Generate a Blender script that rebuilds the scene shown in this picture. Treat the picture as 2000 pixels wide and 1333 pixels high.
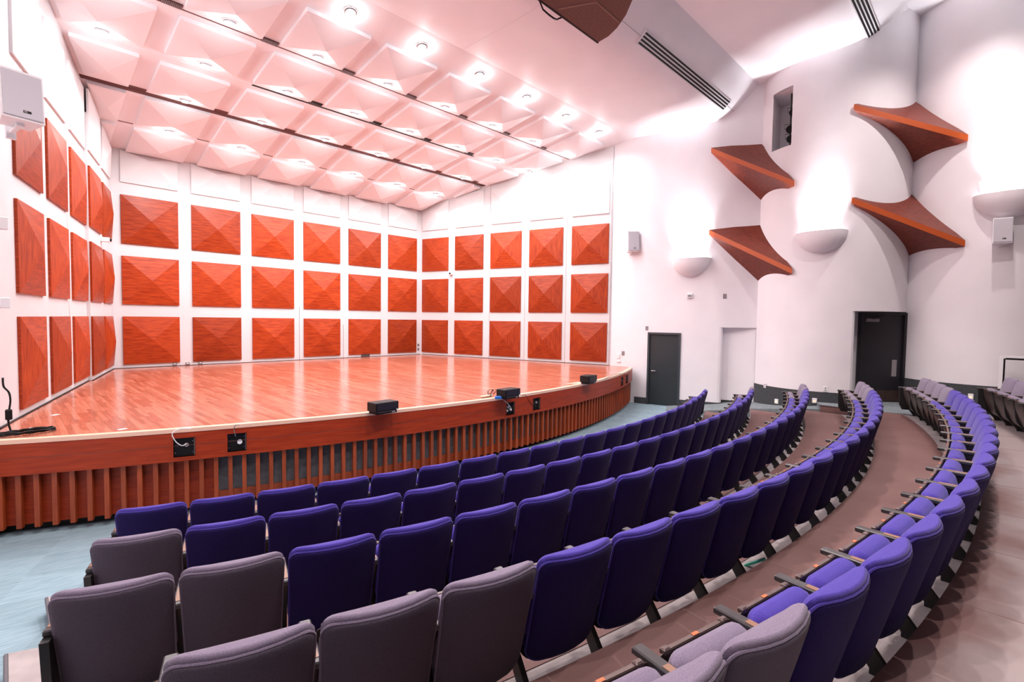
import bpy, math, random
from mathutils import Vector, Matrix
random.seed(7)
for o in list(bpy.data.objects): bpy.data.objects.remove(o)
SCN = bpy.context.scene
COL = SCN.collection
PI = math.pi
# ------------------------------------------------------------------ camera, world, exposure
CAM = Vector((-2.10716, -15.81930, 2.44333))
CR = Vector((0.700024, -0.713985, 0.013823)); CU = Vector((0.020614, 0.039551, 0.999005)); CF = Vector((0.713821, 0.699043, -0.042405))
FPX = 972.67
cd = bpy.data.cameras.new('camera'); cam = bpy.data.objects.new('camera', cd); COL.objects.link(cam)
cd.sensor_width = 36.0; cd.lens = FPX / 2000.0 * 36.0; cd.clip_start = .05; cd.clip_end = 200
m = Matrix((CR, CU, -CF)).transposed().to_4x4(); m.translation = CAM
cam.matrix_world = m
SCN.camera = cam
w = bpy.data.worlds.new('world'); SCN.world = w; w.use_nodes = True
w.node_tree.nodes['Background'].inputs[0].default_value = (.8, .82, .9, 1); w.node_tree.nodes['Background'].inputs[1].default_value = .05
vs = SCN.view_settings
vs.view_transform = 'Standard'; vs.look = 'None'; vs.gamma = 1.0; vs.use_curve_mapping = False; vs.exposure = 0.32
LAMP_STAGE, LAMP_FRONT, LAMP_HOUSE, LAMP_SCONCE = 98.0, 108.0, 560.0, 44.0     # watts per lamp

# ------------------------------------------------------------------ pixel -> place helpers (2000x1333 frame)
def ray(x, y): return (CF * FPX + CR * (x - 1000) + CU * (666.5 - y)).normalized()
def at_z(x, y, z):
    d = ray(x, y); return CAM + d * ((z - CAM.z) / d.z)
def on_circle(x, y, c, R):
    d = ray(x, y); ox, oy = CAM.x - c[0], CAM.y - c[1]
    a = d.x * d.x + d.y * d.y; b = 2 * (ox * d.x + oy * d.y); cc = ox * ox + oy * oy - R * R
    q = math.sqrt(max(0, b * b - 4 * a * cc)); t = (-b - q) / (2 * a)
    if t < 0: t = (-b + q) / (2 * a)
    return CAM + d * t
# ------------------------------------------------------------------ mesh helpers
class MB:
    def __init__(s): s.v = []; s.f = []; s.mi = []
    def add(s, vs_, fs, mi=0):
        n = len(s.v); s.v += [tuple(p) for p in vs_]
        for f in fs: s.f.append(tuple(i + n for i in f)); s.mi.append(mi)
    def box(s, lo, hi, mi=0, M=None):
        (a, b, c), (d, e, f) = lo, hi
        p = [(a, b, c), (d, b, c), (d, e, c), (a, e, c), (a, b, f), (d, b, f), (d, e, f), (a, e, f)]
        if M: p = [tuple(M @ Vector(q)) for q in p]
        s.add(p, [(0, 3, 2, 1), (4, 5, 6, 7), (0, 1, 5, 4), (1, 2, 6, 5), (2, 3, 7, 6), (3, 0, 4, 7)], mi)
    def bevel_box(s, lo, hi, r, mi=0, M=None):
        # box with chamfered vertical+horizontal edges (via 3 stacked octagon-like rings)
        (a, b, c), (d, e, f) = lo, hi
        def ring(ins, z): 
            x0, x1, y0, y1 = a + ins, d - ins, b + ins, e - ins
            k = r * .6
            return [(x0 + k, y0, z), (x1 - k, y0, z), (x1, y0 + k, z), (x1, y1 - k, z), (x1 - k, y1, z), (x0 + k, y1, z), (x0, y1 - k, z), (x0, y0 + k, z)]
        rings = [ring(r, c), ring(0, c + r), ring(0, f - r), ring(r, f)]
        s.loft(rings, mi, M)
    def loft(s, rings, mi=0, M=None, cap=True, closed=True):
        n = len(rings[0]); p = [q for rg in rings for q in rg]
        if M: p = [tuple(M @ Vector(q)) for q in p]
        fs = []
        for k in range(len(rings) - 1):
            for i in range(n if closed else n - 1):
                j = (i + 1) % n; fs.append((k * n + i, k * n + j, (k + 1) * n + j, (k + 1) * n + i))
        if cap: fs.append(tuple(range(n - 1, -1, -1))); fs.append(tuple(range((len(rings) - 1) * n, len(rings) * n)))
        s.add(p, fs, mi)
    def prism(s, poly, z0, z1, mi=0, M=None):
        s.loft([[(x, y, z0) for x, y in poly], [(x, y, z1) for x, y in poly]], mi, M)
    def tube(s, pts, r, n=6, mi=0, cap=True):
        rings = []; pts = [Vector(p) for p in pts]
        for i, p in enumerate(pts):
            t = (pts[min(i + 1, len(pts) - 1)] - pts[max(i - 1, 0)]).normalized()
            u = t.cross(Vector((0, 0, 1)))
            if u.length < 1e-3: u = t.cross(Vector((1, 0, 0)))
            u.normalize(); v = t.cross(u)
            rings.append([tuple(p + u * (r * math.cos(2 * PI * k / n)) + v * (r * math.sin(2 * PI * k / n))) for k in range(n)])
        s.loft(rings, mi, None, cap)
    def cyl(s, c, r, h, n=20, mi=0, M=None, r2=None):
        r2 = r if r2 is None else r2
        s.loft([[(c[0] + q * math.cos(2 * PI * k / n), c[1] + q * math.sin(2 * PI * k / n), z) for k in range(n)] for q, z in ((r, c[2]), (r2, c[2] + h))], mi, M)
    def mesh(s, name, smooth=False):
        me = bpy.data.meshes.new(name); me.from_pydata(s.v, [], s.f)
        me.polygons.foreach_set('material_index', s.mi)
        me.update()
        if smooth: me.polygons.foreach_set('use_smooth', [True] * len(s.f))
        return me
def finish(me, recalc=True):
    import bmesh
    bm = bmesh.new(); bm.from_mesh(me)
    bmesh.ops.recalc_face_normals(bm, faces=bm.faces); bm.to_mesh(me); bm.free(); return me
def sharp(me, ang=35):
    try: me.set_sharp_from_angle(angle=math.radians(ang))
    except Exception: pass
    return me
def obj(name, data, mats=None, parent=None, loc=(0, 0, 0), rot=(0, 0, 0), scale=None):
    if isinstance(data, MB): data = finish(data.mesh(name))
    if mats is not None and data is not None and not data.materials:
        for q in (mats if isinstance(mats, (list, tuple)) else [mats]): data.materials.append(q)
    o = bpy.data.objects.new(name, data); COL.objects.link(o)
    o.location = loc; o.rotation_euler = rot
    if scale: o.scale = scale
    if parent: o.parent = parent
    return o
def tag(o, label, cat=None, group=None, kind=None):
    o['label'] = label
    if cat: o['category'] = cat
    if group: o['group'] = group
    if kind: o['kind'] = kind
    return o
def struct(o, label=None):
    o['kind'] = 'structure'
    if label: o['label'] = label
    return o
def thing(name, label, cat, loc=(0, 0, 0), rotz=0, group=None):
    return tag(obj(name, None, None, None, loc, (0, 0, rotz)), label, cat, group)
def copy_tree(o, parent=None):
    c = o.copy(); COL.objects.link(c); c.parent = parent
    for ch in o.children: copy_tree(ch, c)
    return c
ORD = 'zeroth first second third fourth fifth sixth seventh eighth ninth tenth eleventh twelfth thirteenth fourteenth fifteenth sixteenth seventeenth eighteenth nineteenth twentieth twenty-first twenty-second twenty-third twenty-fourth twenty-fifth twenty-sixth'.split()

# ------------------------------------------------------------------ materials
def mat(name, base, rough=.6, metal=0, spec=.5, coat=0, emit=None, estr=0):
    M = bpy.data.materials.new(name); M.use_nodes = True
    b = M.node_tree.nodes['Principled BSDF']
    b.inputs['Base Color'].default_value = (*base, 1); b.inputs['Roughness'].default_value = rough
    b.inputs['Metallic'].default_value = metal; b.inputs['Specular IOR Level'].default_value = spec
    b.inputs['Coat Weight'].default_value = coat
    if emit: b.inputs['Emission Color'].default_value = (*emit, 1); b.inputs['Emission Strength'].default_value = estr
    return M
def nodes(M): return M.node_tree.nodes, M.node_tree.links, M.node_tree.nodes['Principled BSDF']
def noise_tint(M, c1, c2, scale=(1, 1, 1), nscale=8, detail=4, coords='Object', bump=0, rand=0, bump_scale=None, lo=.35, hi=.65):
    N, L, B = nodes(M)
    tc = N.new('ShaderNodeTexCoord'); mp = N.new('ShaderNodeMapping'); mp.inputs['Scale'].default_value = scale
    L.new(tc.outputs[coords], mp.inputs['Vector'])
    vec = mp.outputs['Vector']
    if rand:
        oi = N.new('ShaderNodeObjectInfo'); vm = N.new('ShaderNodeVectorMath'); vm.operation = 'ADD'
        mu = N.new('ShaderNodeMath'); mu.operation = 'MULTIPLY'; mu.inputs[1].default_value = 37.0
        L.new(oi.outputs['Random'], mu.inputs[0]); L.new(vec, vm.inputs[0]); L.new(mu.outputs[0], vm.inputs[1]); vec = vm.outputs[0]
    nz = N.new('ShaderNodeTexNoise'); nz.inputs['Scale'].default_value = nscale; nz.inputs['Detail'].default_value = detail
    L.new(vec, nz.inputs['Vector'])
    cr = N.new('ShaderNodeValToRGB'); cr.color_ramp.elements[0].position = lo; cr.color_ramp.elements[1].position = hi
    cr.color_ramp.elements[0].color = (*c1, 1); cr.color_ramp.elements[1].color = (*c2, 1)
    L.new(nz.outputs['Fac'], cr.inputs['Fac']); out = cr.outputs['Color']
    if rand:
        hs = N.new('ShaderNodeHueSaturation'); mr = N.new('ShaderNodeMapRange')
        mr.inputs['To Min'].default_value = 1 - rand; mr.inputs['To Max'].default_value = 1 + rand
        L.new(oi.outputs['Random'], mr.inputs['Value']); L.new(mr.outputs[0], hs.inputs['Value']); L.new(out, hs.inputs['Color']); out = hs.outputs['Color']
    L.new(out, B.inputs['Base Color'])
    if bump:
        bp = N.new('ShaderNodeBump'); bp.inputs['Strength'].default_value = bump; bp.inputs['Distance'].default_value = .01
        L.new(nz.outputs['Fac'], bp.inputs['Height']); L.new(bp.outputs['Normal'], B.inputs['Normal'])
    return M
WHITE = noise_tint(mat('white_plaster', (.8, .8, .8), .65), (.81, .785, .815), (.85, .825, .855), nscale=1.3, coords='Object')
CEILW = noise_tint(mat('white_ceiling_paint', (.82, .81, .81), .55), (.85, .825, .855), (.89, .865, .895), nscale=1.1)
WHITE2 = noise_tint(mat('white_stage_wall_paint', (.66, .65, .66), .6), (.635, .62, .635), (.665, .65, .665), nscale=1.3)
PANW = mat('white_panel_paint', (.70, .685, .70), .45)
VENH = noise_tint(mat('mahogany_veneer_horizontal', (.5, .1, .03), .38, spec=.28), (.22, .020, .0045), (.43, .060, .011), (1.2, 1, 14), 3, 6, rand=.22, lo=.3, hi=.7)
VENV = noise_tint(mat('mahogany_veneer_vertical', (.5, .1, .03), .38, spec=.28), (.22, .020, .0045), (.43, .060, .011), (14, 1, 1.2), 3, 6, rand=.22, lo=.3, hi=.7)
SADW = noise_tint(mat('mahogany_veneer_dark', (.3, .06, .02), .38), (.12, .017, .008), (.21, .036, .016), (3, 3, 14), 3, 6, lo=.3, hi=.7)
BAND = mat('orange_wood_edge_band', (.46, .085, .018), .4)
FASC = noise_tint(mat('fascia_wood', (.36, .07, .02), .42, spec=.3), (.27, .026, .006), (.40, .045, .010), (1.2, 1.2, 16), 2.5, 6, lo=.3, hi=.7)
SLATW = noise_tint(mat('slat_wood', (.36, .07, .02), .45), (.25, .036, .008), (.37, .064, .014), (12, 12, 1), 3, 5, rand=.15, lo=.3, hi=.7)
NOSE = mat('pale_wood_nosing', (.84, .54, .40), .35)
STG = mat('stage_strip_floor', (.5, .13, .06), .16, coat=.0)
def stage_floor_mat(M):
    N, L, B = nodes(M)
    tc = N.new('ShaderNodeTexCoord'); mp = N.new('ShaderNodeMapping'); mp.inputs['Rotation'].default_value = (0, 0, PI / 2)
    L.new(tc.outputs['Object'], mp.inputs['Vector'])
    bk = N.new('ShaderNodeTexBrick'); bk.offset = .37; bk.offset_frequency = 3; bk.squash = 1
    for k, v in (('Scale', 1.0), ('Mortar Size', .0012), ('Mortar Smooth', .2), ('Bias', 0.0), ('Brick Width', .85), ('Row Height', .062)): bk.inputs[k].default_value = v
    bk.inputs['Color1'].default_value = (.37, .105, .062, 1); bk.inputs['Color2'].default_value = (.56, .215, .14, 1); bk.inputs['Mortar'].default_value = (.28, .07, .035, 1)
    L.new(mp.outputs['Vector'], bk.inputs['Vector'])
    nz = N.new('ShaderNodeTexNoise'); nz.inputs['Scale'].default_value = 3; nz.inputs['Detail'].default_value = 5
    mp2 = N.new('ShaderNodeMapping'); mp2.inputs['Scale'].default_value = (9, .7, 1); L.new(tc.outputs['Object'], mp2.inputs['Vector']); L.new(mp2.outputs['Vector'], nz.inputs['Vector'])
    mx = N.new('ShaderNodeMixRGB'); mx.blend_type = 'OVERLAY'; mx.inputs['Fac'].default_value = .45
    L.new(bk.outputs['Color'], mx.inputs['Color1']); L.new(nz.outputs['Fac'], mx.inputs['Color2']); L.new(mx.outputs['Color'], B.inputs['Base Color'])
    nr = N.new('ShaderNodeTexNoise'); nr.inputs['Scale'].default_value = 1.7; mr = N.new('ShaderNodeMapRange'); mr.inputs['To Min'].default_value = .12; mr.inputs['To Max'].default_value = .24
    L.new(tc.outputs['Object'], nr.inputs['Vector']); L.new(nr.outputs['Fac'], mr.inputs['Value']); L.new(mr.outputs[0], B.inputs['Roughness'])
stage_floor_mat(STG)
def carpet_mat(name, c1, c2):
    M = mat(name, c1, .95, spec=.1); N, L, B = nodes(M)
    tc = N.new('ShaderNodeTexCoord'); mp = N.new('ShaderNodeMapping'); mp.inputs['Scale'].default_value = (3, 60, 3); mp.inputs['Rotation'].default_value = (0, 0, .35)
    L.new(tc.outputs['Object'], mp.inputs['Vector'])
    nz = N.new('ShaderNodeTexNoise'); nz.inputs['Scale'].default_value = 1.6; nz.inputs['Detail'].default_value = 5; L.new(mp.outputs['Vector'], nz.inputs['Vector'])
    ck = N.new('ShaderNodeTexChecker'); ck.inputs['Scale'].default_value = 1.0
    ck.inputs['Color1'].default_value = (1, 1, 1, 1); ck.inputs['Color2'].default_value = (.9, .9, .9, 1)
    mp3 = N.new('ShaderNodeMapping'); mp3.inputs['Scale'].default_value = (2, 2, 0); mp3.inputs['Rotation'].default_value = (0, 0, .35); mp3.inputs['Location'].default_value = (.3, .2, .5)
    L.new(tc.outputs['Object'], mp3.inputs['Vector']); L.new(mp3.outputs['Vector'], ck.inputs['Vector'])
    cr = N.new('ShaderNodeValToRGB'); cr.color_ramp.elements[0].position = .35; cr.color_ramp.elements[1].position = .65
    cr.color_ramp.elements[0].color = (*c1, 1); cr.color_ramp.elements[1].color = (*c2, 1); L.new(nz.outputs['Fac'], cr.inputs['Fac'])
    mx = N.new('ShaderNodeMixRGB'); mx.blend_type = 'MULTIPLY'; mx.inputs['Fac'].default_value = .8
    L.new(cr.outputs['Color'], mx.inputs['Color1']); L.new(ck.outputs['Color'], mx.inputs['Color2']); L.new(mx.outputs['Color'], B.inputs['Base Color'])
    return M
CARP = carpet_mat('pale_blue_grey_carpet', (.21, .32, .37), (.32, .44, .50))
CARPD = carpet_mat('grey_aisle_carpet', (.17, .205, .22), (.25, .29, .305))
CONC = noise_tint(mat('pale_concrete', (.5, .45, .45), .8), (.34, .30, .30), (.46, .41, .41), nscale=5, detail=8)
MATB = noise_tint(mat('brown_rubber_floor', (.2, .1, .1), .62), (.165, .078, .072), (.245, .138, .128), nscale=1.1, detail=8, lo=.3, hi=.75)
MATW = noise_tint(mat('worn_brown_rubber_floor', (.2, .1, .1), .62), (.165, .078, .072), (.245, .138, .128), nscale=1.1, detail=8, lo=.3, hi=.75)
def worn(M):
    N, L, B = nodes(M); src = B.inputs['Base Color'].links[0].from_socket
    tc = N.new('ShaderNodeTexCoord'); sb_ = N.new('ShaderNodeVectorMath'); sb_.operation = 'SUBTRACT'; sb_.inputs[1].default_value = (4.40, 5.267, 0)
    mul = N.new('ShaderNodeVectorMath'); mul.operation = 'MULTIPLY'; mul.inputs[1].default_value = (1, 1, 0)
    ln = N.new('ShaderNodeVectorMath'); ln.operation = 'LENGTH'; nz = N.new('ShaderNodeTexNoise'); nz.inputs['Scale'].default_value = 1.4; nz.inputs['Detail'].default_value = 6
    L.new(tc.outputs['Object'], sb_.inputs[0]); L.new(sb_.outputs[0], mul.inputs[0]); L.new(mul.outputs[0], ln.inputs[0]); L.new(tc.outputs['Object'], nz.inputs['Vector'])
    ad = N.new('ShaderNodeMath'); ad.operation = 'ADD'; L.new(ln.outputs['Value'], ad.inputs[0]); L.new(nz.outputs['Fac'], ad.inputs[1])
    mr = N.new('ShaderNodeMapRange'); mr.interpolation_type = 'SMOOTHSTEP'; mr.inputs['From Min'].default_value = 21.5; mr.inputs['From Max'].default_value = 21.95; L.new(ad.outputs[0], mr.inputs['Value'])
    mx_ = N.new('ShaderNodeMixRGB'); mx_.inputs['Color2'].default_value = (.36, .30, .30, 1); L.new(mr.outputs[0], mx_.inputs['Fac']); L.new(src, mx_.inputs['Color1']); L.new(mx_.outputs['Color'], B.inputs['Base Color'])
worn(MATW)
SEAMM = mat('pale_mat_seam', (.27, .17, .16), .7)
TRIMG = mat('grey_edge_trim', (.12, .115, .13), .6)
SKIRT = noise_tint(mat('charcoal_carpet_skirting', (.05, .055, .06), .9), (.035, .04, .045), (.065, .07, .075), nscale=40)
BLACK = mat('black_plastic', (.007, .0065, .007), .5, spec=.25)
BLACKM = mat('black_metal', (.015, .014, .015), .35)
VOID = mat('dark_void', (.02, .008, .008), .9)
GAPB = mat('brown_gap_liner', (.13, .05, .045), .8)
FAB = {}
def fabric(name, c1, c2, sheen=.35):
    M = mat(name, c1, .92, spec=.12); b = nodes(M)[2]
    b.inputs['Sheen Weight'].default_value = sheen; b.inputs['Sheen Roughness'].default_value = .5
    noise_tint(M, c1, c2, (1, 1, 1), 260, 2, bump=.25, lo=.3, hi=.7); return M
FAB['blue_back'] = fabric('violet_blue_wool_shaded', (.012, .007, .065), (.020, .012, .095), .06)  # violet-blue seat wool darkened: shade of the unlit backs put into the colour
FAB['grey_back'] = fabric('mauve_grey_wool_shaded', (.065, .053, .078), (.105, .088, .122), .12)  # mauve-grey seat wool, likewise with the back's shade in its colour
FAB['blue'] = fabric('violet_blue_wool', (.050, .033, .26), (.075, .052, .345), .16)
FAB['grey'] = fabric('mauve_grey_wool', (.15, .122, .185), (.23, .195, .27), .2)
ARMC = mat('dark_grey_arm_cap', (.045, .042, .045), .32)
ARMW = mat('tan_arm_inset', (.25, .13, .08), .4)
PANB = noise_tint(mat('brown_moulded_seat_pan', (.05, .03, .025), .35), (.035, .02, .017), (.06, .036, .03), nscale=6)
RAIL = mat('brushed_rail', (.12, .085, .08), .4, metal=.3)
PLATE = mat('orange_number_plate', (.48, .13, .04), .45)
STEEL = mat('steel', (.6, .6, .62), .25, metal=1)
CHROME = mat('chrome', (.35, .37, .4), .12, metal=1)
DOORD = mat('dark_slate_door', (.022, .03, .034), .42)
DOORK = mat('near_black_door', (.014, .013, .017), .42)
FRAMED = mat('slate_door_frame', (.04, .05, .06), .4)
PLASW = mat('white_plastic', (.8, .8, .82), .4)
GRILLE = mat('pale_grey_grille', (.56, .55, .60), .6)
REARW = noise_tint(mat('light_absorbing_rear_wall', (.05, .03, .03), .7), (.04, .022, .02), (.07, .04, .035), (1, 1, 8), 3)  # unseen wall, dark tone chosen to keep bounced light off the seat backs
GREYB = mat('grey_plastic', (.25, .23, .24), .5)
GREYF = noise_tint(mat('charcoal_acoustic_fabric', (.05, .05, .055), .95), (.085, .085, .095), (.14, .14, .155), nscale=60)
BROWNG = noise_tint(mat('brown_grille_cloth', (.16, .07, .05), .85), (.14, .062, .046), (.18, .085, .062), nscale=30)
BROWNL = mat('brown_grille_seam', (.32, .16, .12), .7)
BULB = mat('lamp_glass_lit', (1, 1, 1), .3, emit=(1, .98, .97), estr=45)
STEPL = mat('step_light_lens', (.9, .8, .6), .3, emit=(1, .8, .55), estr=.35)
BLUEP = mat('blue_plug', (.02, .16, .55), .4)
CREAM = mat('cream_plastic', (.75, .68, .5), .5)

# ------------------------------------------------------------------ key dimensions (metres, hall floor = 0)
ZS = 1.075                                   # stage floor
SCX, SCY, SR = 4.185, 6.04, 15.63            # stage front arc
RCX, RCY = 4.40, 5.267                       # centre of the seating arcs
TZ = [0, .145, .29, .435, .58, .725]         # tier heights rows 1..6
NOS = [None, 16.88, 17.92, 18.96, 19.98, 21.02]   # nosing radius of tiers 2..6
AX = 4.43
PW, PP, ZB = 1.22, 1.5276, 1.177             # wall panel size, pitch, lowest panel bottom
RA = math.radians(75.04); LA = math.radians(14.36)
RX0, RY0 = 9.0713, -.0336
def pol(R, deg, z=0): a = math.radians(deg); return (RCX + R * math.cos(a), RCY + R * math.sin(a), z)
def spol(R, deg, z=0): a = math.radians(deg); return (SCX + R * math.cos(a), SCY + R * math.sin(a), z)

# ================================================================== STRUCTURE
# ---- floor
b = MB(); b.box((-6, -21, -.2), (15.5, 1.5, 0)); FLOOR = struct(obj('floor', b, CARP), 'pale blue-grey carpet in front of and beside the stage')
def x_end(R, xe, right):
    # angle at which radius R reaches x = xe
    return math.degrees(math.asin(0)) if False else (-90 + math.degrees(math.asin(max(-1, min(1, (xe - RCX) / R)))))
def ring_slab(R0, R1, z0, z1, xl, xr, n=48, mi=0):
    b = MB(); a0 = (x_end(R0, xl, 0), x_end(R0, xr, 1)); a1 = (x_end(R1, xl, 0), x_end(R1, xr, 1))
    A = [pol(R0, a0[0] + (a0[1] - a0[0]) * i / n)[:2] for i in range(n + 1)]
    B_ = [pol(R1, a1[0] + (a1[1] - a1[0]) * i / n)[:2] for i in range(n + 1)]
    v = []; f = []
    for i in range(n + 1): v += [(*A[i], z0), (*A[i], z1), (*B_[i], z1), (*B_[i], z0)]
    for i in range(n):
        k = 4 * i
        for j in range(4): f.append((k + j, k + (j + 1) % 4, k + 4 + (j + 1) % 4, k + 4 + j))
    f += [(3, 2, 1, 0), (4 * n, 4 * n + 1, 4 * n + 2, 4 * n + 3)]
    b.add(v, f, mi); return b
XL, XR = -2.05, 10.92
tl = {2: (-1.90, 10.60), 3: (-2.13, 10.90), 4: (-2.16, 10.92), 5: (-2.14, 10.98), 6: (-2.2, 11.05)}
struct(obj('floor_row_strip', ring_slab(16.46, 16.88, .0, .006, -1.45, 10.35), CONC, FLOOR))
for k in range(2, 7):
    R0 = NOS[k - 1]; R1 = NOS[k] if k < 6 else 25.5
    l, r = tl[k]
    t = struct(obj('floor_tier', ring_slab(R0, R1 + .02, 0, TZ[k - 1], l, r), CONC), f'concrete seating tier carrying the {ORD[k]} row from the stage')
    Rm = R1 if k == 6 else R1 - .24
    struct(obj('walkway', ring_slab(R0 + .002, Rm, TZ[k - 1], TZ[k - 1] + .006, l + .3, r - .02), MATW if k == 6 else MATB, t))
    if k > 1:
        sb_ = MB(); a0 = x_end(R0, l + .4, 0); a1 = x_end(R0, r - .1, 0); a = a0 + 1.5
        while a < a1:
            Mx = Matrix.Translation(pol(R0 + .01, a, TZ[k - 1] + .0062)) @ Matrix.Rotation(math.radians(a), 4, 'Z')
            sb_.box((0, -.006, 0), (Rm - R0 - .03 if k < 6 else 1.3, .006, .0009), 0, Mx); a += math.degrees(1.12 / R0)
        struct(obj('mat_seam', sb_, SEAMM, t))
    e = MB()
    for i in range(40):
        a0 = x_end(R0, l, 0) + (x_end(R0, r, 0) - x_end(R0, l, 0)) * i / 40; a1 = x_end(R0, l, 0) + (x_end(R0, r, 0) - x_end(R0, l, 0)) * (i + 1) / 40
    e = MB()
    pts = [pol(R0 + (R1 - R0) * i / 6, x_end(R0 + (R1 - R0) * i / 6, l, 0), TZ[k - 1] - .012) for i in range(7)]
    e.tube([(p[0] - .010, p[1], p[2] + .004) for p in pts], .013, 6)
    struct(obj('edge_trim', e, TRIMG, t))
# ---- carpeted side ramps and the platforms by the side doors
def rampz(R, sd=1): return max(0.0, .145 * (R - (15.85 if sd > 0 else 16.95)) / 1.03)
def ramp(side):
    b = MB(); rows = []; nR = 14; nX = 6
    for i in range(nR + 1):
        R = 15.85 + (19.35 - 15.85) * i / nR; row = []
        for j in range(nX + 1):
            if side > 0: x0 = 10.60 + min(.34, max(0, (R - 16.9) * .3)); x1 = 13.2
            else: x0 = 8.86 - (10.99 if R > 17.9 else 10.76); x1 = -4.6
            x = x0 + (x1 - x0) * j / nX
            y = RCY - math.sqrt(R * R - (x - RCX) ** 2)
            row.append((x, y, rampz(R, side) + .008))
        rows.append(row)
    v = [p for r in rows for p in r]; n = nX + 1; nv = len(v)
    v += [(p[0], p[1], -.05) for p in v]
    f = []
    for i in range(nR):
        for j in range(nX): f.append((i * n + j, i * n + j + 1, (i + 1) * n + j + 1, (i + 1) * n + j))
    for i in range(nR):
        for j in (0, nX): f.append((i * n + j, (i + 1) * n + j, nv + (i + 1) * n + j, nv + i * n + j))
    for j in range(nX):
        f.append((nR * n + j, nR * n + j + 1, nv + nR * n + j + 1, nv + nR * n + j))
    b.add(v, f); return b
for sd in (1, -1):
    side = 'right' if sd > 0 else 'left'
    struct(obj(f'floor_ramp_{side}', ramp(sd), CARP if sd < 0 else CARPD), f'carpeted ramp rising along the {side} wall beside the rows')
    pl = MB()
    def ring_pt(R, x): return (x, RCY - math.sqrt(R * R - (x - RCX) ** 2))
    xs = [10.98, 11.4, 11.9, 12.5, 13.4] if sd > 0 else [8.86 - q for q in (10.98, 11.4, 11.9, 12.5, 13.4)]
    poly = [ring_pt(19.35, q) for q in xs] + [ring_pt(25, q) for q in reversed(xs)]
    pl.prism(poly, 0, .592)
    pf = struct(obj(f'floor_platform_{side}', pl, CARPD), f'carpeted landing by the {side} side door')
    e = MB(); e.tube([(xs[0] - .004 * sd, ring_pt(R, xs[0])[1], .585) for R in (19.35, 19.7, 20, 21)], .014, 6); e.tube([(q, ring_pt(19.345, q)[1], .582) for q in xs], .014, 6)
    struct(obj('edge_trim', e, TRIMG, pf))
    fc = MB(); fc.box((min(xs[0] - .004, xs[0] + .004), ring_pt(20.0, xs[0])[1], .44), (max(xs[0] - .004, xs[0] + .004), ring_pt(19.36, xs[0])[1], .57)); struct(obj('riser_face', fc, MATB, pf))

# ---- pyramid panels
def clip_poly(poly, a, bb, c):         # keep a*x+b*y<=c
    out = []
    for i in range(len(poly)):
        p, q = poly[i], poly[(i + 1) % len(poly)]
        dp, dq = a * p[0] + bb * p[1] - c, a * q[0] + bb * q[1] - c
        if dp <= 0: out.append(p)
        if dp * dq < 0:
            t = dp / (dp - dq); out.append((p[0] + (q[0] - p[0]) * t, p[1] + (q[1] - p[1]) * t))
    return out
def area(poly): return abs(sum(poly[i][0] * poly[(i + 1) % len(poly)][1] - poly[(i + 1) % len(poly)][0] * poly[i][1] for i in range(len(poly)))) / 2
def pyramid(poly, apex, th, h, place, two=True):
    b = MB(); n = len(poly)
    v = [place(u, w_, 0) for u, w_ in poly] + [place(u, w_, th) for u, w_ in poly] + [place(apex[0], apex[1], th + h)]
    b.add(v, [tuple(range(n - 1, -1, -1))])
    for i in range(n):
        j = (i + 1) % n; b.add([v[i], v[j], v[n + j], v[n + i]], [(0, 1, 2, 3)], 0)
    for i in range(n):
        j = (i + 1) % n; du, dw = poly[j][0] - poly[i][0], poly[j][1] - poly[i][1]
        b.add([v[n + i], v[n + j], v[2 * n]], [(0, 1, 2)], 1 if (two and abs(dw) > abs(du)) else 0)
    return b
wallplace = lambda u, w_, n: (u, -n, w_)
rect = [(0, 0), (PW, 0), (PW, PW), (0, PW)]
PANEL_ME = {}
for nm, mm in (('hh', [VENH, VENH]), ('hv', [VENH, VENV])):
    me = finish(pyramid(rect, (PW / 2, PW / 2), .035, .115, wallplace).mesh('wood_panel'))
    for q in mm: me.materials.append(q)
    PANEL_ME[nm] = me
me = finish(pyramid(rect, (PW / 2, PW / 2), .035, .115, wallplace).mesh('white_panel')); me.materials.append(PANW); me.materials.append(PANW); PANEL_ME['w'] = me

# ---- shell walls (vertical sheets with thickness)
def sheet(pts, z0, z1, th=.12, side=1):
    # pts plan polyline, solid thickness to one side
    b = MB(); n = len(pts); off = []
    for i in range(n):
        a = pts[max(0, i - 1)]; c = pts[min(n - 1, i + 1)]; dx, dy = c[0] - a[0], c[1] - a[1]; L = math.hypot(dx, dy)
        off.append((pts[i][0] - dy / L * th * side, pts[i][1] + dx / L * th * side))
    v = []
    for i in range(n): v += [(*pts[i], z0), (*pts[i], z1), (*off[i], z1), (*off[i], z0)]
    f = []
    for i in range(n - 1):
        k = 4 * i
        for j in range(4): f.append((k + j, k + (j + 1) % 4, k + 4 + (j + 1) % 4, k + 4 + j))
    f += [(3, 2, 1, 0), (4 * n - 4, 4 * n - 3, 4 * n - 2, 4 * n - 1)]
    b.add(v, f); return b
er = (math.cos(RA), -math.sin(RA)); nr = (-math.sin(RA), -math.cos(RA))      # right shell wall: along (towards audience), into room
el = (-math.sin(LA), -math.cos(LA)); nl = (math.cos(LA), -math.sin(LA))
off = .035
RB = (RX0 - nr[0] * off, RY0 - nr[1] * off)            # wall plane behind panel front outline
LX0, LY0 = -.239, 0.0
LB = (LX0 - nl[0] * off, LY0 - nl[1] * off)
WALL_B = struct(obj('wall_back', sheet([(-.9, .035), (9.9, .035)], ZS - .2, 9.4, .15, 1), WHITE2), 'white back wall of the stage with wood pyramid panels')
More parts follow.
